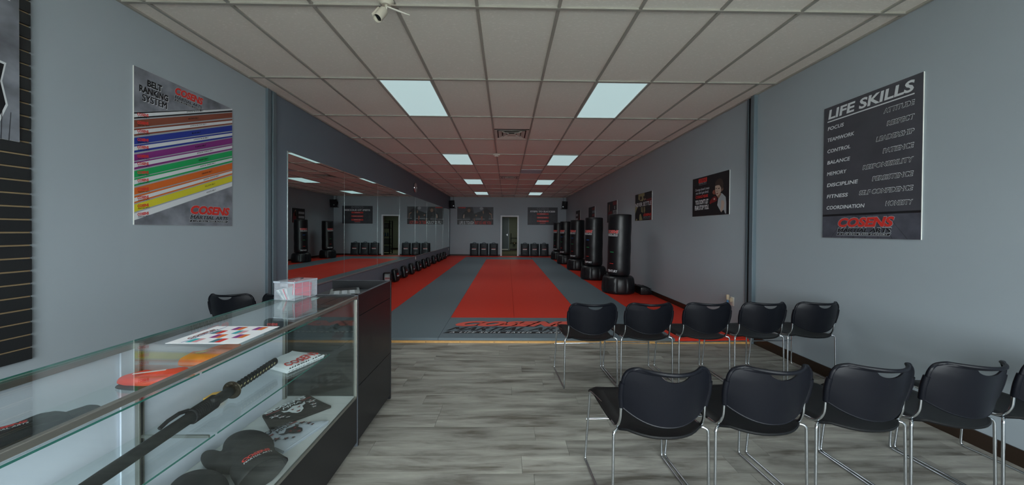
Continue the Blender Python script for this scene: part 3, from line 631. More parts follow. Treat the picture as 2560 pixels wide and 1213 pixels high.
p.text('COSENS', .41 * w, .09 * h, .05 * h, 'red', z, w=.19 * w, shear=.2, bold=.05); p.text('MARTIAL ARTS', .41 * w, .05 * h, .03 * h, 'lgrey', z, w=.18 * w, shear=.2)
PQ2 = [(.05, .1), (.12, .12), (.14, .4), (.10, .5), (.06, .42)]; p.poly([(a * w, b * h) for a, b in PQ2], z, 'dgrey'); p.poly([(.72 * w, .5 * h), (.8 * w, .68 * h), (.9 * w, .6 * h), (.93 * w, .3 * h), (.8 * w, .2 * h)], z, 'dgrey')
p.build('print', t)
# ------------------------------------------------------------------ slatwall and its cut-out poster
sw = thing('slatwall_panel', 'black slatwall display panel on the left wall beside the counter', 'panel', (XL, 0, 0))
SY0, SY1 = .2, 2.05
MB().box(.001, .008, SY0, SY1, .568, ZC - .02, 'groove').build('backing', sw)
sl_ = MB().box(.008, .022, SY0, SY1, 0, .0665, 'slat', .002, 1).mesh('slat')
k = 0
while .568 + k * .0762 + .067 < ZC - .01:
    inst(sl_, 'slat', sw, (0, 0, .568 + k * .0762)); k += 1
t, p = poster('wall_poster', 'grey cut-out fighter poster hung on the black slatwall', (XL + .022, 1.05, 1.85), RL, .945, 1.1, face='metalbg'); z = .0088
w = .945
for P in [[(.55, .62), (.70, .66), (.80, .70), (.86, .735), (.84, .78), (.90, .79), (.87, .83), (.80, .82), (.74, .88), (.60, .92), (.5, .85)],
          [(.55, .04), (.78, .06), (.86, .10), (.89, .20), (.87, .32), (.885, .42), (.70, .45), (.55, .42)]]:
    c = Vector((sum(a for a, b in P) / len(P), sum(b for a, b in P) / len(P)))
    p.poly([(c.x + (a - c.x) * 1.07, c.y + (b - c.y) * 1.07) for a, b in P], z, 'white'); p.poly(P, z + D, 'ink')
p.tube([(.56, .70, z + D), (.70, .705, z + D), (.80, .735, z + D), (.78, .765, z + D), (.62, .74, z + D)], .006, 'red', 6)
for k in range(9): p.poly([(.66 + k * .03, .0), (.664 + k * .03, .0), (.64 + k * .034, .16), (.637 + k * .034, .16)], z, 'dgrey')
p.build('print', t)
# ------------------------------------------------------------------ wall clock, outlets, speakers
t = thing('wall_clock', 'round chrome-rimmed clock on the charcoal wall above the mirror', 'clock', (XL, 10.47, 2.65), (0, R(90), 0))
MB().lathe([(.10, 0), (.15, 0), (.155, .025), (.148, .045), (.138, .045), (.137, .025), (.13, .02)], 'chrome', 40).build('rim', t, 40); MB().lathe([(.136, .018), (.136, .03)], 'clockf', 40).build('face', t, 40)
MB().box(-.004, .004, -.01, .10, .031, .033, 'ink').build('minute_hand', t); MB().box(-.005, .005, -.01, .07, .034, .036, 'ink').build('hour_hand', t, rot=(0, 0, R(70)))
for k in range(12): MB().box(-.004, .004, .11, .128, .0305, .0315, 'ink').build('hour_mark', t, rot=(0, 0, R(30 * k)))
def outlet(lab, loc, rot):
    t = thing('wall_outlet', lab, 'outlet', loc, rot)
    MB().box(-.036, .036, -.058, .058, 0, .006, 'whiteobj', .002).build('cover_plate', t, 40)
    for v in (-.022, .022): MB().box(-.015, .015, v - .013, v + .013, .006, .0085, 'whiteobj', .001).build('socket', t)
    return t
outlet('white outlet low on the right wall behind the chairs', (XR, 4.45, .432), RR_)
t = thing('plug_in_freshener', 'beige plug-in air freshener on the low right wall outlet', 'freshener', (XR - .0085, 4.452, .455), RR_)
MB().box(-.02, .02, -.03, .025, 0, .035, 'beige', .005).build('plug_body', t, 40); MB().lathe([(.018, .0), (.02, .01), (.019, .06), (.014, .066)], 'beige', 18).build('diffuser_cap', t, 40, loc=(0, 0, .055), rot=(R(-90), 0, 0)); MB().lathe([(.011, -.05), (.013, -.03), (.011, .0)], 'bottle', 14).build('oil_bottle', t, 40, loc=(0, 0, .055), rot=(R(-90), 0, 0))
MB().box(-.008, .008, -.01, .002, .033, .05, 'beige').build('neck', t)
outlet('white outlet on the charcoal wall under the mirror', (XL, 10.64, .47), RL)
outlet('white outlet under the mirror next to the back corner', (XL, 16.6, .40), RL)
def speaker(lab, x, sgn):
    t = thing('wall_speaker', lab, 'speaker', (x, YB, 2.66), (0, 0, 0), 'corner loudspeakers')
    P = [(-.13, -.40), (.13, -.40), (.11, -.12), (-.11, -.12)]
    b = MB().prism(P, -.19, .19, 'ink').build('cabinet', t); b.rotation_euler = (R(7), 0, R(-14 * sgn)); 
    MB().box(-.115, .115, -.408, -.398, -.17, .17, 'black', .004).build('grille', t, 40).rotation_euler = b.rotation_euler
    MB().lathe([(.028, 0), (.034, .008), (.012, .01)], 'steel', 18).build('tweeter', t, 40, loc=(.06 * sgn, -.40, -.12), rot=(R(90), 0, 0))
    MB().box(-.03, .03, -.16, 0, -.03, .03, 'ink', .004).box(-.06, .06, -.01, 0, -.08, .08, 'ink', .002).build('bracket', t)
    MB().box(-.15, .15, -.36, -.1, -.225, -.21, 'ink', .003).build('shelf_plate', t)
    MB().box(-.02, .02, -.2, -.16, -.212, -.18, 'ink').build('foot', t)
    MB().tube([(0, -.1, .16), (.02, -.03, .28), (-.01, -.02, .355)], .006, 'ink', 6).build('cable', t)
speaker('black loudspeaker high in the back corner on the mirror side', -2.70, 1)
speaker('black loudspeaker high in the back corner on the punching bag side', 2.86, -1)
# ------------------------------------------------------------------ punching bags
def bag(loc, rz, lab, first, lean, blue):
    t = thing('punching_bag', lab, 'punching bag', loc, (0, 0, rz), 'free-standing punching bags')
    def fn(a, z):
        q = (a / (2 * math.pi) * 10) % 1
        return 1 - (.035 if (.18 < q < .42 and .05 < z < .30) else 0)
    MB().lathe([(.29, 0), (.325, .008), (.338, .03), (.345, .07), (.338, .2), (.325, .29), (.31, .325), (.28, .352), (.24, .36), (.12, .362)], 'bagbase', 120, fn=fn).build('base', t, 35)
    MB().lathe([(.06, .36), (.06, .40)], 'black', 24).build('neck', t, 40)
    MB().lathe([(.035, 0), (.038, .014), (.02, .02)], 'black', 20).build('fill_cap', t, 40, loc=(-.16, -.2, .352))
    prof = [(.18, .375), (.222, .385), (.234, .41)] + [(.236 + .003 * math.sin(k * 1.3), .41 + k * .09) for k in range(1, 14)] + [(.234, 1.645), (.226, 1.66), (.19, 1.667)]
    b = MB().lathe(prof, 'vinyl2', 48).build('bag', t, 50); b.rotation_euler = lean
    p = MB(); s_ = .28
    p.logo(-.15, 1.20, s_, 0, main='red', sub='white', bar='white', tag='ink', h=.13, d=.0012)
    if blue: p.rect(-.05, 1.058, .04, 1.070, .001, 'lblue')
    p.rect(-.05, .86, .04, .872, .001, 'green'); p.rect(-.05, .62, .04, .632, .001, 'red')
    p.text('CENTURY', -.11, .445, .05, 'white', .001, w=.24, bold=.03)
    rr = .2405
    p.wrap(.02, lambda x, y, zz: ((rr + zz) * math.sin(x / rr), -(rr + zz) * math.cos(x / rr), y))
    o = p.build('lettering', b, 60)
    return t
BAGR = R(-55)
bags = [((2.40, 7.20, .049), 'first punching bag, nearest the chairs, without a blue mark', False, (0, R(1.2), 0)), ((2.37, 9.15, .049), 'second punching bag from the chairs on the red mat', True, (0, R(.4), 0)), ((2.38, 11.32, .049), 'middle punching bag of the five along the right wall', True, (R(.5), R(.6), 0)),
        ((2.34, 13.30, .049), 'fourth punching bag from the chairs, next to the farthest one', True, (0, R(.6), 0)), ((2.36, 15.30, .049), 'farthest punching bag from the chairs, by the back wall', False, (0, R(.5), 0))]
for i, (loc, lab, bl, ln) in enumerate(bags): bag(loc, BAGR, lab, i == 0, ln, bl)
def floorpad(x, y, rz, lab):
    t = thing('strike_pad', lab, 'pad', (x, y, .049), (0, 0, rz), 'pads lying behind the bags')
    mb = MB(); P = [(-.125, 0), (.10, 0), (.135, .04), (.07, .13), (-.03, .175), (-.125, .16)]
    mb.M = Matrix.Rotation(R(90), 4, 'X'); mb.prism(P, -.17, .17, 'vinyl')
    o = mb.build('body', t); applied(o, [('BEVEL', dict(width=.02, segments=3))])
    MB().tube([(-.06, -.172, .07), (-.03, -.20, .10), (.04, -.20, .08), (.07, -.172, .05)], .010, 'black', 8).build('handle', t, 50)
    MB().box(-.05, .05, -.14, .14, .148, .158, 'black', .004).build('strap', t).rotation_euler = (0, R(28), 0)
floorpad(2.878, 7.03, R(0), 'black strike pad lying beside the nearest punching bag')
floorpad(2.875, 9.45, R(0), 'black strike pad lying behind the second punching bag')
# ------------------------------------------------------------------ kick shields on the back wall
def shield(x, lab):
    t = thing('kick_shield', lab, 'shield', (x, YB - .045, .05), (R(-7), 0, 0), 'kick shields along the back wall')
    n, mm = 9, 12; vs = []; W_, H_, T_ = .425, .62, .13
    for side in (0, 1):
        for j in range(mm + 1):
            for i in range(n + 1):
                u, v = i / n * 2 - 1, j / mm
                e = (1 - abs(u) ** 6) ** .5 * (1 - abs(2 * v - 1) ** 8) ** .5
                sag = .012 * math.sin(v * 19 + abs(u) * 2.2 + x) * (1 if side else 0) * v
                yy = -.5 * T_ + (.5 if side == 0 else -.5) * T_ * (.55 + .45 * e) + (sag if side else 0) + .03 * (u * u - .5) * (side)
                vs.append((u * W_ / 2, yy - .005, v * H_))
    N1 = (n + 1) * (mm + 1); fs = []
    for j in range(mm):
        for i in range(n):
            a = j * (n + 1) + i; fs.append((a, a + n + 1, a + n + 2, a + 1)); fs.append((N1 + a, N1 + a + 1, N1 + a + n + 2, N1 + a + n + 1))
    for i in range(n):
        fs.append((i, i + 1, N1 + i + 1, N1 + i)); a = mm * (n + 1) + i; fs.append((a, N1 + a, N1 + a + 1, a + 1))
    for j in range(mm):
        a = j * (n + 1); fs.append((a, N1 + a, N1 + a + n + 1, a + n + 1)); a += n; fs.append((a, a + n + 1, N1 + a + n + 1, N1 + a))
    MB().add(vs, fs, 'kick').build('pad', t, 60)
    MB().tube([(-.09, -.06, .605), (-.07, -.06, .655), (0, -.06, .675), (.07, -.06, .655), (.09, -.06, .605)], .010, 'black', 8).build('handle', t, 60)
    p = MB(); p.M = Matrix.Translation((-.11, -.168, .30)) @ Matrix.Rotation(R(90), 4, 'X'); p.rect(.0, .0, .2, .035, .001, 'white'); p.rect(.01, .036, .21, .062, .001, 'red'); p.text('MARTIAL ARTS', .01, .008, .02, 'ink', .002, w=.18); p.text('COSENS', .03, .04, .018, 'ink', .002, w=.15, shear=.2)
    p.build('label', t)
for x, l in [(-1.625, 'kick shield farthest from the doorway, under the push-up poster'), (-1.14, 'middle kick shield under the push-up poster'), (-.648, 'kick shield nearest the doorway on the mirror side'),
             (.935, 'kick shield nearest the doorway on the punching bag side'), (1.42, 'middle kick shield under the steps poster'), (1.91, 'kick shield nearest the punching bags on the back wall')]: shield(x, l)
# ------------------------------------------------------------------ hand pads along the mirror wall
def handpad(loc, rz, lab, tilt=-10):
    t = thing('kick_pad', lab, 'pad', loc, (0, 0, rz), 'kick pads along the mirror wall')
    mb = MB().box(-.095, .095, -.055, .055, 0, .32, 'vinyl', .04, 4); o = mb.build('pad', t, 50)
    o.rotation_euler = (R(tilt), 0, 0); o.location = (0, .0, .01)
    for v in o.data.vertices:
        v.co.y -= .022 * math.cos((v.co.z / .32 - .5) * 2.2) - .02
    for zz in (.10, .21): MB().box(-.045, .045, .055, .085, zz - .016, zz + .016, 'black', .008).build('strap', o, 40)
    p = MB(); p.M = Matrix.Translation((-.05, -.062, .12)) @ Matrix.Rotation(R(90), 4, 'X'); p.rect(0, 0, .1, .035, .002, 'lgrey'); p.rect(0, .037, .1, .085, .002, 'dred'); p.text('COSENS', .01, .05, .022, 'ink', .003, w=.08, shear=.2); p.build('label', o)
ps = [8.42, 9.15, 9.87, 10.62, 11.36, 11.98, 12.88, 13.78, 14.45, 15.10]
nm = ['first', 'second', 'third', 'fourth', 'fifth', 'sixth', 'seventh', 'eighth', 'ninth', 'tenth']
for i, y in enumerate(ps): handpad((XL + .13, y, .049), R(78 + (i * 37) % 11), '%s standing kick pad from the counter, leaning under the mirror' % nm[i])
handpad((XL + .15, 7.70, .049), R(20), 'kick pad turned sideways beside the counter under the mirror', -4)
# ------------------------------------------------------------------ chairs
def make_chair(label, group):
    t = thing('stacking_chair', label, 'chair', (0, 0, 0), (0, 0, 0), group)
    # seat: thin moulded sheet with a bowed rear edge, a dished middle and a waterfall front
    nx, ny = 14, 14; vs = []; hw = .205
    for side in (1, 0):
        for j in range(ny + 1):
            v = j / ny
            for i in range(nx + 1):
                u = i / nx * 2 - 1
                bow = .082 * (1 - abs(u) ** 2.5); yy = -.205 - bow + v * (.455 + bow)
                ww = hw * (.955 + .045 * min(1, v * 3))
                zz = .447 - .012 * (1 - u * u) * math.sin(v * 3.0) - .012 * (1 - u * u) * max(0, 1 - v * 2.5) - (.03 * max(0, (v - .86) / .14) ** 2) - .014 * max(0, abs(u) - .9) / .1 * 1
                zz += .010 * max(0, .12 - v) / .12
                vs.append((u * ww, yy, zz - (0 if side else .009)))
    N1 = (nx + 1) * (ny + 1); fs = []
    for j in range(ny):
        for i in range(nx):
            a = j * (nx + 1) + i; fs.append((a, a + 1, a + nx + 2, a + nx + 1)); fs.append((N1 + a, N1 + a + nx + 1, N1 + a + nx + 2, N1 + a + 1))
    ring = [i for i in range(nx + 1)] + [j * (nx + 1) + nx for j in range(1, ny + 1)] + [ny * (nx + 1) + i for i in range(nx - 1, -1, -1)] + [j * (nx + 1) for j in range(ny - 1, 0, -1)]
    for a, b in zip(ring, ring[1:] + ring[:1]): fs.append((a, N1 + a, N1 + b, b))
    sm = MB().add(vs, fs, 'seat'); rim = [Vector(vs[i]) - Vector((0, 0, .005)) for i in ring]; sm.tube(rim, .0065, 'seat', 6, closed=True)
    sm.build('seat', t, 50)
    # backrest: curved shell with a half-moon hand hole, rounded top corners and a rolled rim
    nu, HB, HT, HW = 28, .060, .035, .075
    def shape(u, t_):
        ww = .205
        if t_ > .45: ww -= .008 * (t_ - .45) / .55
        if t_ > .69: ww -= .056 * (1 - math.sqrt(max(0, 1 - ((t_ - .69) / .31) ** 2)))
        if t_ < .3: ww *= .955 + .045 * t_ / .3
        x = u * ww
        zb = .556 - .066 * (1 - abs(u) ** 2.3); zt = .749
        zz = zb + (zt - zb) * t_
        lean = (zz - .45)
        yy = -.215 - .19 * lean - .074 * (1 - u * u) - .016 * max(0, (t_ - .9) / .1) ** 2
        return (x, yy, zz)
    ts = [0, .08, .17, .27, .37, .47, .56, .64, .72, .79, 'A', 'B', .965, .985, .996, 1.0]
    fh = .94; g_ = []
    for tt in ts:
        for i in range(nu + 1):
            u = i / nu * 2 - 1; s_ = min(1, abs(u) / .36)
            if tt == 'A': q = fh - .105 * max(0, 1 - s_ * s_) ** .8
            elif tt == 'B': q = fh
            else: q = tt
            g_.append(shape(u, q))
    vs = [Vector(p) for p in g_]; N1 = len(vs); th = .007
    vs2 = vs + [v + Vector((0, th, 0)) for v in vs]; fs = []; A = ts.index('A'); edges = {}
    def quad(a, b, c, d):
        fs.append((a, b, c, d)); fs.append((N1 + a, N1 + d, N1 + c, N1 + b))
        for e in ((a, b), (b, c), (c, d), (d, a)): edges[e] = 1
    for j in range(len(ts) - 1):
        for i in range(nu):
            if j == A: continue
            a = j * (nu + 1) + i; quad(a, a + 1, a + nu + 2, a + nu + 1)
    for (a, b) in list(edges):
        if (b, a) not in edges: fs.append((a, N1 + a, N1 + b, b))
    for i in range(nu):   # close the strips at either side of the hole
        u0, u1 = abs(i / nu * 2 - 1), abs((i + 1) / nu * 2 - 1)
        if min(u0, u1) >= .36 - 1e-6:
            a = A * (nu + 1) + i; fs.append((a, a + 1, a + nu + 2, a + nu + 1))
    bk = MB().add(vs2, fs, 'back')
    tq = [q * .69 / 7 for q in range(7)] + [.69 + .31 * math.sin(q * math.pi / 20) for q in range(11)]
    rim = [shape(-1, q) for q in tq] + [shape(-1 + 2 * q / 20, 1) for q in range(1, 20)] + [shape(1, q) for q in tq[::-1]]
    bk.tube([Vector(p) + Vector((0, .003, 0)) for p in rim], .0085, 'back', 8)
    low = [shape(-1 + 2 * q / 20, 0) for q in range(21)]; bk.tube([Vector(p) + Vector((0, .003, 0)) for p in low], .005, 'back', 6)
    for sx in (-1, 1):
        bk.tube([Vector(shape(sx, q / 8)) + Vector((sx * .002, .004, 0)) for q in range(0, 6)], .0125, 'back', 10)
    bk.build('backrest', t, 45)
    for sx in (-1, 1):
        b0 = Vector(shape(sx, .02)) + Vector((sx * .002, .004, .03))
        MB().tube(fillet([b0, (b0.x, b0.y + .006, .49), (sx * .205, -.195, .437), (sx * .205, -.13, .432)], .03), .0068, 'chrome', 8).build('back_upright', t, 60)
        x0, x1 = sx * .203, sx * .231
        pts = fillet([(x0 - sx * .02, -.19, .434), (x1 - sx * .004, -.215, .434), (x1, -.222, .0065), (x1 + sx * .002, .225, .0065), (x0 + sx * .012, .195, .425), (x0 - sx * .01, .05, .431)], .022)
        MB().tube(pts, .0065, 'chrome', 8).build('sled_leg', t, 60)
    MB().tube([(-.233, .212, .25), (.233, .212, .25)], .006, 'chrome', 8).build('cross_bar', t, 60)
    return t
G1, G2 = 'near row of waiting chairs', 'far row of waiting chairs'
ch0 = make_chair('near-row black chair nearest the counter, first beside the aisle', G1)
ry = R(2.6)
ch0.location = (.718, 1.77, 0); ch0.rotation_euler = (0, 0, ry)
for i, (x, l) in enumerate([(1.208, 'second black chair from the aisle in the near row'), (1.718, 'middle black chair of the five in the near row'), (2.205, 'fourth black chair from the aisle in the near row'), (2.70, 'near-row black chair beside the right wall')]):
    dup(ch0, (x, 1.77 + .026 * (i + 1), 0), (0, 0, ry + R([.4, -.5, .6, 1][i])), l, G1)
for i, (x, l) in enumerate([(.722, 'far-row black chair at the aisle, in front of the logo mat'), (1.212, 'second black chair from the aisle in the far row'), (1.732, 'middle black chair of the five in the far row'), (2.232, 'fourth black chair from the aisle in the far row'), (2.722, 'far-row black chair beside the right wall')]):
    dup(ch0, (x, 3.093 + .024 * i, 0), (0, 0, ry + R([0, .5, -.4, .6, .8][i])), l, G2)
dup(ch0, (-2.56, 3.42, 0), (0, 0, R(1)), 'black chair against the left wall behind the glass case', 'chairs behind the counter')
dup(ch0, (-2.065, 3.43, 0), (0, 0, R(-1)), 'black chair mostly hidden behind the clear card box', 'chairs behind the counter')
# ------------------------------------------------------------------ podium
PX0, PX1, PY0, PY1 = -1.385, -.921, 2.106, 2.716
t = thing('register_stand', 'black register stand with raised rim at the end of the glass case', 'counter', (0, 0, 0))
MB().box(PX0, PX1, PY0, PY0 + .018, .0, .948, 'lam', .0015).build('side_panel', t); MB().box(PX0, PX1, PY1 - .018, PY1, .0, .948, 'lam', .0015).build('side_panel', t)
for a, b in [(.03, .372), (.375, .812), (.815, .948)]: MB().box(PX1 - .02, PX1 - .002, PY0 + .018, PY1 - .018, a, b, 'lam', .0015).build('front_panel', t)
MB().box(PX0 + .03, PX1 - .03, PY0 + .018, PY1 - .018, .0, .03, 'ink').build('plinth', t)
MB().box(PX0, PX1 - .02, PY0 + .018, PY1 - .018, .86, .88, 'lamedge').build('worktop', t)
MB().box(PX0, PX0 + .018, PY0 + .018, PY1 - .018, .3, .86, 'lam').build('inner_panel', t)
MB().box(PX1 - .021, PX1 + .0005, PY0 - .0005, PY0 + .0005, .001, .948, 'lamedge').box(PX1 - .021, PX1 + .0005, PY0, PY1, .948, .9495, 'lamedge').box(PX0, PX1, PY1 - .018, PY1, .948, .9495, 'lamedge').box(PX0, PX1, PY0, PY0 + .018, .948, .9495, 'lamedge').build('edge_band', t)
t = thing('card_terminal', 'grey keypad lying on the register stand top', 'terminal', (-1.19, 2.50, .88), (0, 0, R(25)))
MB().box(-.1, .1, -.14, .14, 0, .022, 'bin_', .008).build('case', t, 40); MB().box(-.08, .08, .02, .12, .022, .025, 'ink').build('screen', t)
for i in range(3):
    for j in range(4): MB().box(-.07 + i * .05, -.035 + i * .05, -.12 + j * .032, -.098 + j * .032, .022, .027, 'lgrey', .002).build('key', t)
a = [(.09 * math.cos(k * .5) * (1 + .05 * math.sin(k * 1.7)), .055 * math.sin(k * .5), .006 + .010 * (k // 13) + .002 * math.sin(k)) for k in range(30)]
tag(MB().tube(a, .005, 'ink', 8).build('coiled_cord', None, 60, loc=(-1.045, 2.30, .88)), 'black cord coiled on the register stand top', 'cord')
# ------------------------------------------------------------------ glass display case
CX0, CX1, CY0, CY1, CT = -1.372, -.922, .34, 2.10, .944
t = thing('display_case', 'long glass display case with black base and white sliding doors', 'display case', (0, 0, 0))
MB().box(CX0, CX1 - .006, CY0, CY1, .31, .322, 'deck').build('deck', t)
MB().box(CX1 - .02, CX1 - .002, CY0, CY1, .03, .312, 'lam', .001).box(CX0, CX0 + .018, CY0, CY1, .03, .31, 'lam').box(CX0 + .018, CX1 - .02, CY1 - .018, CY1, .03, .31, 'lam').box(CX0 + .018, CX1 - .02, CY0, CY0 + .018, .03, .31, 'lam').build('base', t)
MB().box(CX0 + .03, CX1 - .05, CY0 + .02, CY1 - .02, 0, .03, 'ink').build('plinth', t)
MB().box(CX1 - .012, CX1, CY0, CY1, .310, .323, 'alu', .001).build('bottom_rail', t)
MB().box(CX1 - .016, CX1 + .001, CY0, CY1, CT - .016, CT + .001, 'alu', .002).build('top_rail', t)
MB().box(CX1 - .016, CX1 + .0012, CY1 - .014, CY1, .322, CT - .02, 'alu', .002).build('corner_post', t)
MB().box(CX1 - .016, CX1 + .0012, CY0, CY0 + .014, .322, CT - .02, 'alu', .002).build('corner_post', t)
MB().box(CX0 + .02, CX1 - .016, CY1 - .008, CY1 - .002, .322, CT - .022, 'glass').build('end_pane', t); MB().box(CX0 + .02, CX1 - .016, CY0 + .002, CY0 + .008, .322, CT - .022, 'glass').build('end_pane', t)
MB().box(CX1 - .010, CX1 - .004, CY0 + .014, CY1 - .014, .323, CT - .022, 'glass').build('front_pane', t)
g0 = MB().box(CX0, CX1 - .0165, CY0, CY1, CT - .006, CT, 'glass').box(CX0 - .001, CX0 - .0002, CY0, CY1, CT - .006, CT, 'gedge').build('top_pane', t)
MB().box(CX0, CX0 + .022, CY0, CY1, CT - .026, CT - .0065, 'alu', .002).build('rear_rail', t)
ym = (CY0 + CY1) / 2
MB().box(CX0 + .004, CX0 + .010, CY0, ym + .02, .323, CT - .026, 'backp').build('sliding_door', t); MB().box(CX0 + .012, CX0 + .018, ym - .02, CY1, .323, CT - .026, 'backp').build('sliding_door', t)
for y in (CY0 + .02, 1.25, CY1 - .04):
    MB().box(CX0 + .02, CX0 + .036, y - .009, y + .009, .323, CT - .0065, 'alu', .001).box(CX0 + .036, CX0 + .0365, y - .003, y + .003, .33, CT - .02, 'ink').build('shelf_standard', t)
    for zs, wd in ((.824, .19), (.600, .245)):
        MB().prism([(CX0 + .036, y - .003), (CX0 + .036 + wd, y - .003), (CX0 + .036 + wd, y + .003), (CX0 + .036, y + .003)], zs - .014, zs - .004, 'alu').build('shelf_bracket', t)
for zs, x1 in ((.824, -1.122), (.600, -1.066)):
    for ya, yb in ((CY0 + .03, 1.245), (1.255, CY1 - .05)):
        MB().box(CX0 + .04, x1, ya, yb, zs - .003, zs + .003, 'glass').box(x1, x1 + .0008, ya, yb, zs - .003, zs + .003, 'gedge').build('glass_shelf', t)
# ---- things on and in the case
t = thing('card_box', 'clear plastic box of coloured cards on the glass case', 'box', (-1.265, 2.045, CT), (0, 0, R(-12)))
hx, hy, hz = .068, .085, .105
for a in [(-hx, hx, -hy, -hy + .002, 0, hz), (-hx, hx, hy - .002, hy, 0, hz), (-hx, -hx + .002, -hy, hy, 0, hz), (hx - .002, hx, -hy, hy, 0, hz)]: MB().box(*a, 'boxp').build('wall_sheet', t)
MB().box(-hx, hx, -hy, hy, 0, .002, 'boxp').build('bottom', t)
MB().box(-hx - .003, hx + .003, -hy - .003, hy + .003, hz, hz + .003, 'boxp').build('lid', t)
rb = MB()
for zz in (.004, .036, .07, hz): rb.box(-hx - .001, hx + .001, -hy - .0015, -hy + .0005, zz, zz + .0011, 'boxr').box(hx - .0005, hx + .0015, -hy, hy, zz, zz + .0011, 'boxr')
for k in range(4): rb.box(-hx + k * hx * .665, -hx + k * hx * .665 + .001, -hy - .0015, -hy, 0, hz, 'boxr').box(hx, hx + .0015, -hy + k * hy * .66, -hy + k * hy * .66 + .001, 0, hz, 'boxr')
rb.box(-hx - .004, hx + .004, -hy - .004, -hy - .002, hz - .006, hz + .004, 'boxr').box(hx + .002, hx + .004, -hy, hy, hz - .006, hz + .004, 'boxr').build('rib', t)
MB().box(-.025, .025, -.004 - hy, .001 - hy, hz - .025, hz + .004, 'boxp').build('latch', t)
for k in range(13):
    pink = k > 8; col = ['card2', 'paper', 'card2', 'card2', 'paper', 'card', 'card2', 'paper', 'card2', 'card', 'paper', 'card', 'card'][k]
    c = MB().box(-.0011, .0011, -.055 if pink else -.07, .062 if pink else .03, 0, .082 if pink else .066, col).build('card', t, loc=(-.030 + k * .0062, 0, .014 if pink else .005)); c.rotation_euler = (R(-12) if pink else R(4), R(-6) if pink else R(-38 + k * 3), 0)
tag(MB().tube([(-.02 + .03 * math.cos(a), .02 + .045 * math.sin(a), hz + .0045) for a in [k * .5 for k in range(12)]], .0015, 'ink', 6).build('lid_mark', t))
fly = thing('flyer', 'white schedule flyer with coloured cells lying on the glass case', 'paper', (-1.221, 1.219, CT + .0004))
p = MB().box(0, .262, 0, .217, 0, .0006, 'paper'); p.build('sheet', fly); p = MB(); z = .001
# the sheet is read from its short side: heading towards -X
for i in range(4):
    for j in range(4):
        if (i + j) % 2 == 0:
            for q, m in enumerate((['teal', 'pink'], ['purple', 'orange'], ['slateblue', 'red'], ['purple', 'orange'])[(j + (i // 2) * 2) % 4]):
                p.rect(.058 + j * .042 + q * .021, .012 + i * .05, .058 + j * .042 + (q + 1) * .021 - .001, .055 + i * .05, z, m)
p.rect(.048, .008, .051, .21, z, 'blue'); p.M = Matrix.Translation((.022, .05, 0)) @ Matrix.Rotation(R(90), 4, 'Z'); p.text('COSENS', 0, -.018, .014, 'dred', z, w=.12, shear=.2, bold=.05); p.text('MARTIAL ARTS', .0, -.026, .006, 'ink', z, w=.12, shear=.2); p.M = Matrix()
p.build('print', fly)
def blob(name, els, m, parent, vox=.006, smooth=6, loc=None, rot=None):
    bm = bmesh.new()
    for (c, r_, rz) in els:
        mt = Matrix.Translation(c) @ Matrix.Rotation(rz, 4, 'Z') @ Matrix.Diagonal((*r_, 1))
        bmesh.ops.create_icosphere(bm, subdivisions=3, radius=1, matrix=mt)
    o = MB().bm(bm, m).build(name, parent, None, loc, rot)
    return applied(o, [('REMESH', dict(mode='VOXEL', voxel_size=vox)), ('SMOOTH', dict(iterations=smooth, factor=.5))])
def flat_blob(name, outline, z0, z1, m, parent, puff=.5, seed=0):
    """cloth-like lump: an outline with a soft creased top"""
    from mathutils import noise
    c = Vector((sum(a for a, b in outline) / len(outline), sum(b for a, b in outline) / len(outline))); n = len(outline)
    vs = []; rings = [(1.0, 0), (1.0, .35), (.96, .75), (.8, .95), (.5, 1.0), (.15, .95)]
    for f, q in rings:
        for k, (a, b) in enumerate(outline): vs.append((c.x + (a - c.x) * f, c.y + (b - c.y) * f, z0 + (z1 - z0) * q))
    fs = [tuple(range(n - 1, -1, -1))] + [(i * n + k, i * n + (k + 1) % n, (i + 1) * n + (k + 1) % n, (i + 1) * n + k) for i in range(len(rings) - 1) for k in range(n)] + [tuple((len(rings) - 1) * n + k for k in range(n))]
    o = MB().add(vs, fs, m).build(name, parent)
    applied(o, [('SUBSURF', dict(levels=3))])
    for v in o.data.vertices:
        h = (v.co.z - z0) / (z1 - z0)
        if h > .05:
            nz = 1 - abs(noise.noise((v.co.x * 16 + seed, v.co.y * 11, seed))) * 2
            v.co.z += (z1 - z0) * puff * .45 * (nz - .45) * min(1, h)
            v.co.z = max(v.co.z, z0 + .001)
    return o
SH1, SH2, DK = .827, .603, .322
t = thing('folded_cloth', 'folded red cloth glove with white strip on the upper glass shelf', 'cloth', (0, 0, SH1))
flat_blob('underside', [(-1.318, 1.128), (-1.25, 1.105), (-1.16, 1.10), (-1.135, 1.16), (-1.15, 1.22), (-1.25, 1.20)], 0, .012, 'blackc', t, .2)
flat_blob('cloth', [(-1.315, 1.135), (-1.26, 1.118), (-1.17, 1.112), (-1.13, 1.15), (-1.128, 1.235), (-1.165, 1.235), (-1.22, 1.205), (-1.28, 1.185)], .006, .034, 'redc', t, .9, 3)
MB().box(-.042, .042, -.005, .005, 0, .001, 'white').build('label_strip', t, loc=(-1.218, 1.165, .0385), rot=(0, 0, R(25)))
t = thing('folded_cloth', 'folded orange cloth glove behind the red one on the upper glass shelf', 'cloth', (0, 0, SH1))
flat_blob('cloth', [(-1.27, 1.29), (-1.20, 1.28), (-1.13, 1.30), (-1.126, 1.40), (-1.14, 1.50), (-1.19, 1.47), (-1.21, 1.40), (-1.25, 1.37)], 0, .038, 'orangec', t, .9, 8)
MB().box(-.022, .022, -.006, .006, 0, .001, 'yellow').build('label_strip', t, loc=(-1.20, 1.345, .042), rot=(0, 0, R(40)))
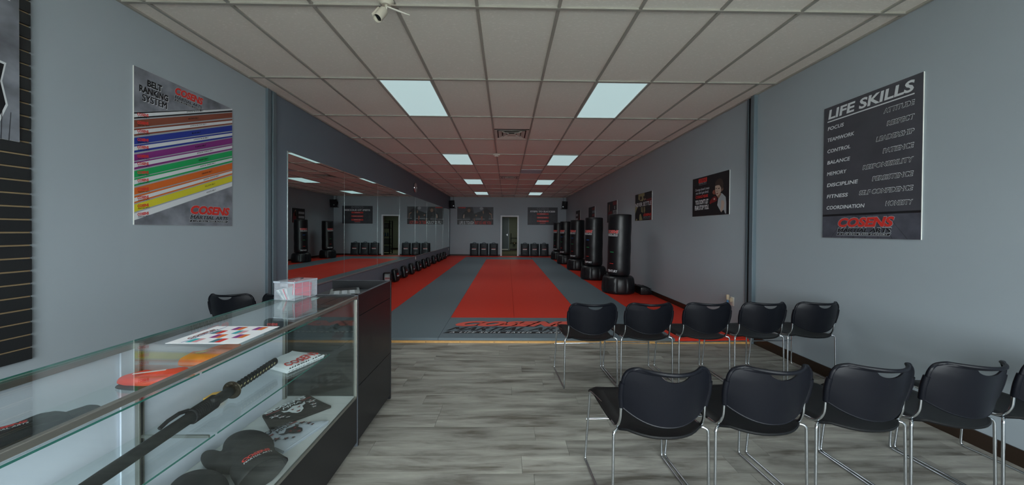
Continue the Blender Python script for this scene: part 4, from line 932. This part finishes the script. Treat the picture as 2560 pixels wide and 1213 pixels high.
t = thing('glove_pair', 'flat pair of black gloves on the near end of the upper glass shelf', 'gloves', (0, 0, SH1))
flat_blob('glove_body', [(-1.29, .70), (-1.13, .69), (-1.124, .80), (-1.13, .90), (-1.17, .935), (-1.25, .95), (-1.28, .86)], 0, .034, 'blackc', t, .6)
flat_blob('thumb', [(-1.21, .90), (-1.155, .89), (-1.13, .95), (-1.16, .99), (-1.2, .96)], 0, .03, 'blackc', t, .3)
p = MB(); p.text('COSENS', 0, .012, .014, 'red', 0, w=.07, shear=.2, bold=.05); p.text('MARTIAL ARTS', 0, 0, .009, 'white', 0, w=.07, shear=.2); p.build('lettering', t, loc=(-1.235, .80, .0385), rot=(0, 0, R(60)))
t = thing('folded_headband', 'small black folded headband with logo at the far end of the upper shelf', 'headband', (-1.232, 1.80, SH1))
MB().box(-.042, .042, -.025, .025, 0, .054, 'blackc', .014, 3).build('band', t, 50)
p = MB(); p.M = Matrix.Rotation(R(90), 4, 'X'); p.text('COSENS', -.018, .024, .013, 'red', .0258, w=.056, shear=.2, bold=.05); p.text('MARTIAL ARTS', -.018, .010, .010, 'white', .0258, w=.056, shear=.2); p.build('lettering', t)
def tee(lab, corners, z0, th, m, fn, name='folded_tee'):
    t = thing(name, lab, 'shirt', (0, 0, z0)); a, b, c, d = [Vector((*q, 0)) for q in corners]   # a near-left, b near-right, c far-right, d far-left (of the print)
    n = 12; vs = []
    def P(u, v, zz): return a * (1 - u) * (1 - v) + b * u * (1 - v) + c * u * v + d * (1 - u) * v + Vector((0, 0, zz))
    def top(u, v):
        e = min(u, 1 - u, v, 1 - v); return th * (.62 + .38 * min(1, e / .07) ** .5) + .0025 * math.sin(u * 9 + v * 4)
    for j in range(n + 1):
        for i in range(n + 1): vs.append(P(i / n, j / n, top(i / n, j / n)))
    for j in range(n + 1):
        for i in range(n + 1): vs.append(P(i / n, j / n, 0))
    N1 = (n + 1) ** 2; fs = []
    for j in range(n):
        for i in range(n): q = j * (n + 1) + i; fs += [(q, q + 1, q + n + 2, q + n + 1), (N1 + q, N1 + q + n + 1, N1 + q + n + 2, N1 + q + 1)]
    ring = list(range(n + 1)) + [j * (n + 1) + n for j in range(1, n + 1)] + [n * (n + 1) + i for i in range(n - 1, -1, -1)] + [j * (n + 1) for j in range(n - 1, 0, -1)]
    for q, r_ in zip(ring, ring[1:] + ring[:1]): fs.append((q, N1 + q, N1 + r_, r_))
    MB().add(vs, fs, m).build('fabric', t, 50)
    MB().tube([P(u / 10, 0, th * .45) for u in range(11)], th * .22, m, 8).build('fold', t, 60)
    p = MB(); fn(p); p.wrap(.05, lambda x, y, zz: P(x, y, max(top(min(max(x, 0), 1), min(max(y, 0), 1)), th * .9) + .0035 + zz * 3.5)); p.build('print', t)
    return t
def tee_white(p):
    p.text('COSENS', .06, .04, .30, 'red', 0, w=.88, shear=.2, bold=.02)
tw = tee('white folded shirt lettered COSENS MARTIAL ARTS on the lower glass shelf', [(-1.14, 1.765), (-1.068, 1.985), (-1.29, 2.045), (-1.305, 1.84)], SH2, .028, 'tee', tee_white)
p = MB(); p.M = Matrix.Rotation(R(90), 4, 'X'); p.text('MARTIAL ARTS', .0, .004, .021, 'ink', 0, w=.21, shear=.2, bold=.04); p.build('edge_lettering', tw, loc=(-1.1355, 1.775, .0), rot=(0, 0, R(72)))
def tee_mma(c0, c1, c2):
    def fn(p):
        p.text('COSENS', .02, .80, .18, c0, 0, w=.86, shear=.2, bold=.04); p.text('MMA', .33, .645, .115, c1, 0, w=.36, shear=.2, bold=.03)
        p.rect(.03, .70, .28, .76, 0, c2); p.rect(.72, .72, .93, .79, 0, c2)
        # horned head emblem
        p.poly([(.28, .60), (.36, .50), (.42, .54), (.50, .60), (.58, .54), (.66, .52), (.74, .62), (.70, .46), (.62, .40), (.60, .26), (.52, .16), (.46, .16), (.40, .28), (.38, .40), (.30, .46)], .0006, c0)
        p.poly([(.42, .46), (.48, .42), (.44, .38)], .0012, c2); p.poly([(.52, .42), (.60, .46), (.57, .38)], .0012, c2); p.poly([(.46, .26), (.54, .26), (.52, .20), (.48, .20)], .0012, c2)
        for x, y, r_ in [(.14, .44, .11), (.22, .26, .075), (.30, .14, .05), (.84, .52, .11), (.80, .30, .075), (.76, .16, .05)]:
            p.star(x, y, r_, 0, c0, .2); p.star(x, y, r_ * .5, .0006, c2, .2)
    return fn
tee('black folded shirt with white horned head print on the case deck', [(-1.205, 1.735), (-1.01, 1.955), (-1.215, 2.085), (-1.335, 1.86)], DK, .022, 'teeb', tee_mma('white', 'white', 'dred'))
tee('grey folded shirt with dark horned head print on the case deck', [(-1.02, 1.555), (-.945, 1.80), (-1.14, 1.785), (-1.215, 1.64)], DK, .024, 'teeg', tee_mma('ink', 'ink', 'dred'))
# training gloves on the deck
def mitt(lab, loc, rz, group='black mitts on the case deck'):
    t = thing('padded_mitt', lab, 'mitt', loc, (0, 0, rz), group)
    blob('mitt', [((-.055, .032, .046), (.15, .082, .045), .08), ((.03, .012, .046), (.12, .084, .045), 0), ((-.07, -.082, .036), (.105, .034, .034), .12), ((.0, -.05, .04), (.08, .05, .036), .2), ((.10, .0, .046), (.07, .08, .044), 0)], 'glove', t, .006, 10)
    mb = MB(); prof = []
    vs = []; n = 20
    for q, (x, ry_, rz_) in enumerate([(.085, .078, .044), (.11, .082, .047), (.165, .086, .049), (.20, .09, .050), (.205, .085, .046), (.19, .07, .036)]):
        for k in range(n):
            a = 2 * math.pi * k / n; vs.append((x + .008 * math.sin(a * 3), ry_ * math.cos(a), .049 + rz_ * math.sin(a)))
    mb.add(vs, [(i * n + k, i * n + (k + 1) % n, (i + 1) * n + (k + 1) % n, (i + 1) * n + k) for i in range(5) for k in range(n)] + [tuple(5 * n + k for k in range(n))], 'glove').build('cuff', t, 60)
    p = MB(); p.text('COSENS', -.05, .012, .022, 'red', 0, w=.10, shear=.2, bold=.05); p.text('MARTIAL ARTS', -.05, -.002, .011, 'white', 0, w=.10, shear=.2, bold=.02)
    p.M = Matrix(); p.wrap(.01, lambda x, y, zz: (.15 - y, x, .049 + .052 * math.sqrt(max(.02, 1 - (x / .086) ** 2))))
    p.build('lettering', t)
mitt('black padded mitt with logo cuff, whole in view on the case deck', (-1.14, 1.482, DK), R(-35))
mitt('black padded mitt nearest the viewer, its top at the picture edge', (-1.125, 1.215, DK), R(-35))
# sword
t = thing('sheathed_sword', 'long sheathed sword with cord-wrapped grip on the lower glass shelf', 'sword', (0, 0, 0))
A = Vector((-1.214, 1.785, .660)); Bv = Vector((-1.158, .80, .630)); d_ = (Bv - A); Ln = d_.length
qr = d_.to_track_quat('X', 'Z').to_matrix().to_4x4(); t.matrix_world = Matrix.Translation(A) @ qr
def ov(x, ry_, rz_, n=16, off=0): return [(x, ry_ * math.cos(2 * math.pi * k / n), off + rz_ * math.sin(2 * math.pi * k / n)) for k in range(n)]
def loft(secs, m, n=16):
    vs = [v for s_ in secs for v in s_]
    return MB().add(vs, [tuple(range(n))] + [(i * n + k, (i + 1) * n + k, (i + 1) * n + (k + 1) % n, i * n + (k + 1) % n) for i in range(len(secs) - 1) for k in range(n)] + [tuple((len(secs) - 1) * n + k for k in range(n - 1, -1, -1))], m)
loft([ov(-.004, .011, .016), ov(.0, .014, .019), ov(.015, .0145, .0195), ov(.12, .0135, .0175), ov(.28, .0135, .0175), ov(.295, .014, .019)], 'wrap').build('grip', t, 50)
for k in range(12):
    x = .03 + k * .0215
    for sg in (-1, 1): MB().poly([(-.0065, .0), (-.002, -.0055), (.0065, .0), (.002, .0055)], 0, 'ray').build('rayskin_diamond', t, loc=(x, sg * .0150, .002), rot=(R(-90 * sg), 0, 0))
    MB().tube([(x + .0105, .014 * math.cos(a), .019 * math.sin(a)) for a in [q * math.pi / 6 for q in range(12)]], .0022, 'wrap', 5, closed=True).build('cord_turn', t, 60)
gd = MB().lathe([(.03, -.003), (.036, -.003), (.039, 0), (.036, .003), (.03, .003), (.02, .002)], 'gold', 32).build('guard', t, 40, loc=(.302, 0, 0), rot=(0, R(90), 0))
for k in range(8): MB().lathe([(.003, .002), (.0075, .0035), (.003, .005)], 'gold', 10).build('relief', gd, 60, loc=(.027 * math.cos(k * .785), .027 * math.sin(k * .785), .0))
loft([ov(.295, .016, .021), ov(.302, .017, .022), ov(.315, .016, .021)], 'gold').build('collar', t, 50)
loft([ov(.315, .0175, .0215), ov(.33, .018, .0225), ov(.54, .0175, .022, off=.001), ov(.8, .017, .021), ov(Ln, .016, .019, off=-.004), ov(Ln + .01, .012, .015, off=-.004)], 'saya').build('sheath', t, 50)
mb = MB()
for k in range(13): mb.tube([(.40 + k * .0085, .0215 * math.cos(a), .001 + .0262 * math.sin(a)) for a in [q * math.pi / 7 for q in range(14)]], .0045, 'wrap', 6, closed=True)
mb.build('cord_wrap', t, 60)
MB().box(.40, .435, .010, .030, .012, .032, 'wrap', .006).build('cord_knob', t, 50)
MB().tube([(.50, -.012, .024), (.53, -.02, .030), (.57, -.024, .026), (.60, -.026, .016)], .007, 'wrap', 6).build('cord_end', t, 60)
tag(MB().prism([(-.035, -.03), (.035, -.02), (.03, .03), (-.02, .02)], 0, .022, 'cork').build('yellow_tag', None, None, (-1.278, 1.50, SH2 + .0005), (0, 0, R(20))), 'small yellow tag on the lower glass shelf behind the sword', 'tag')
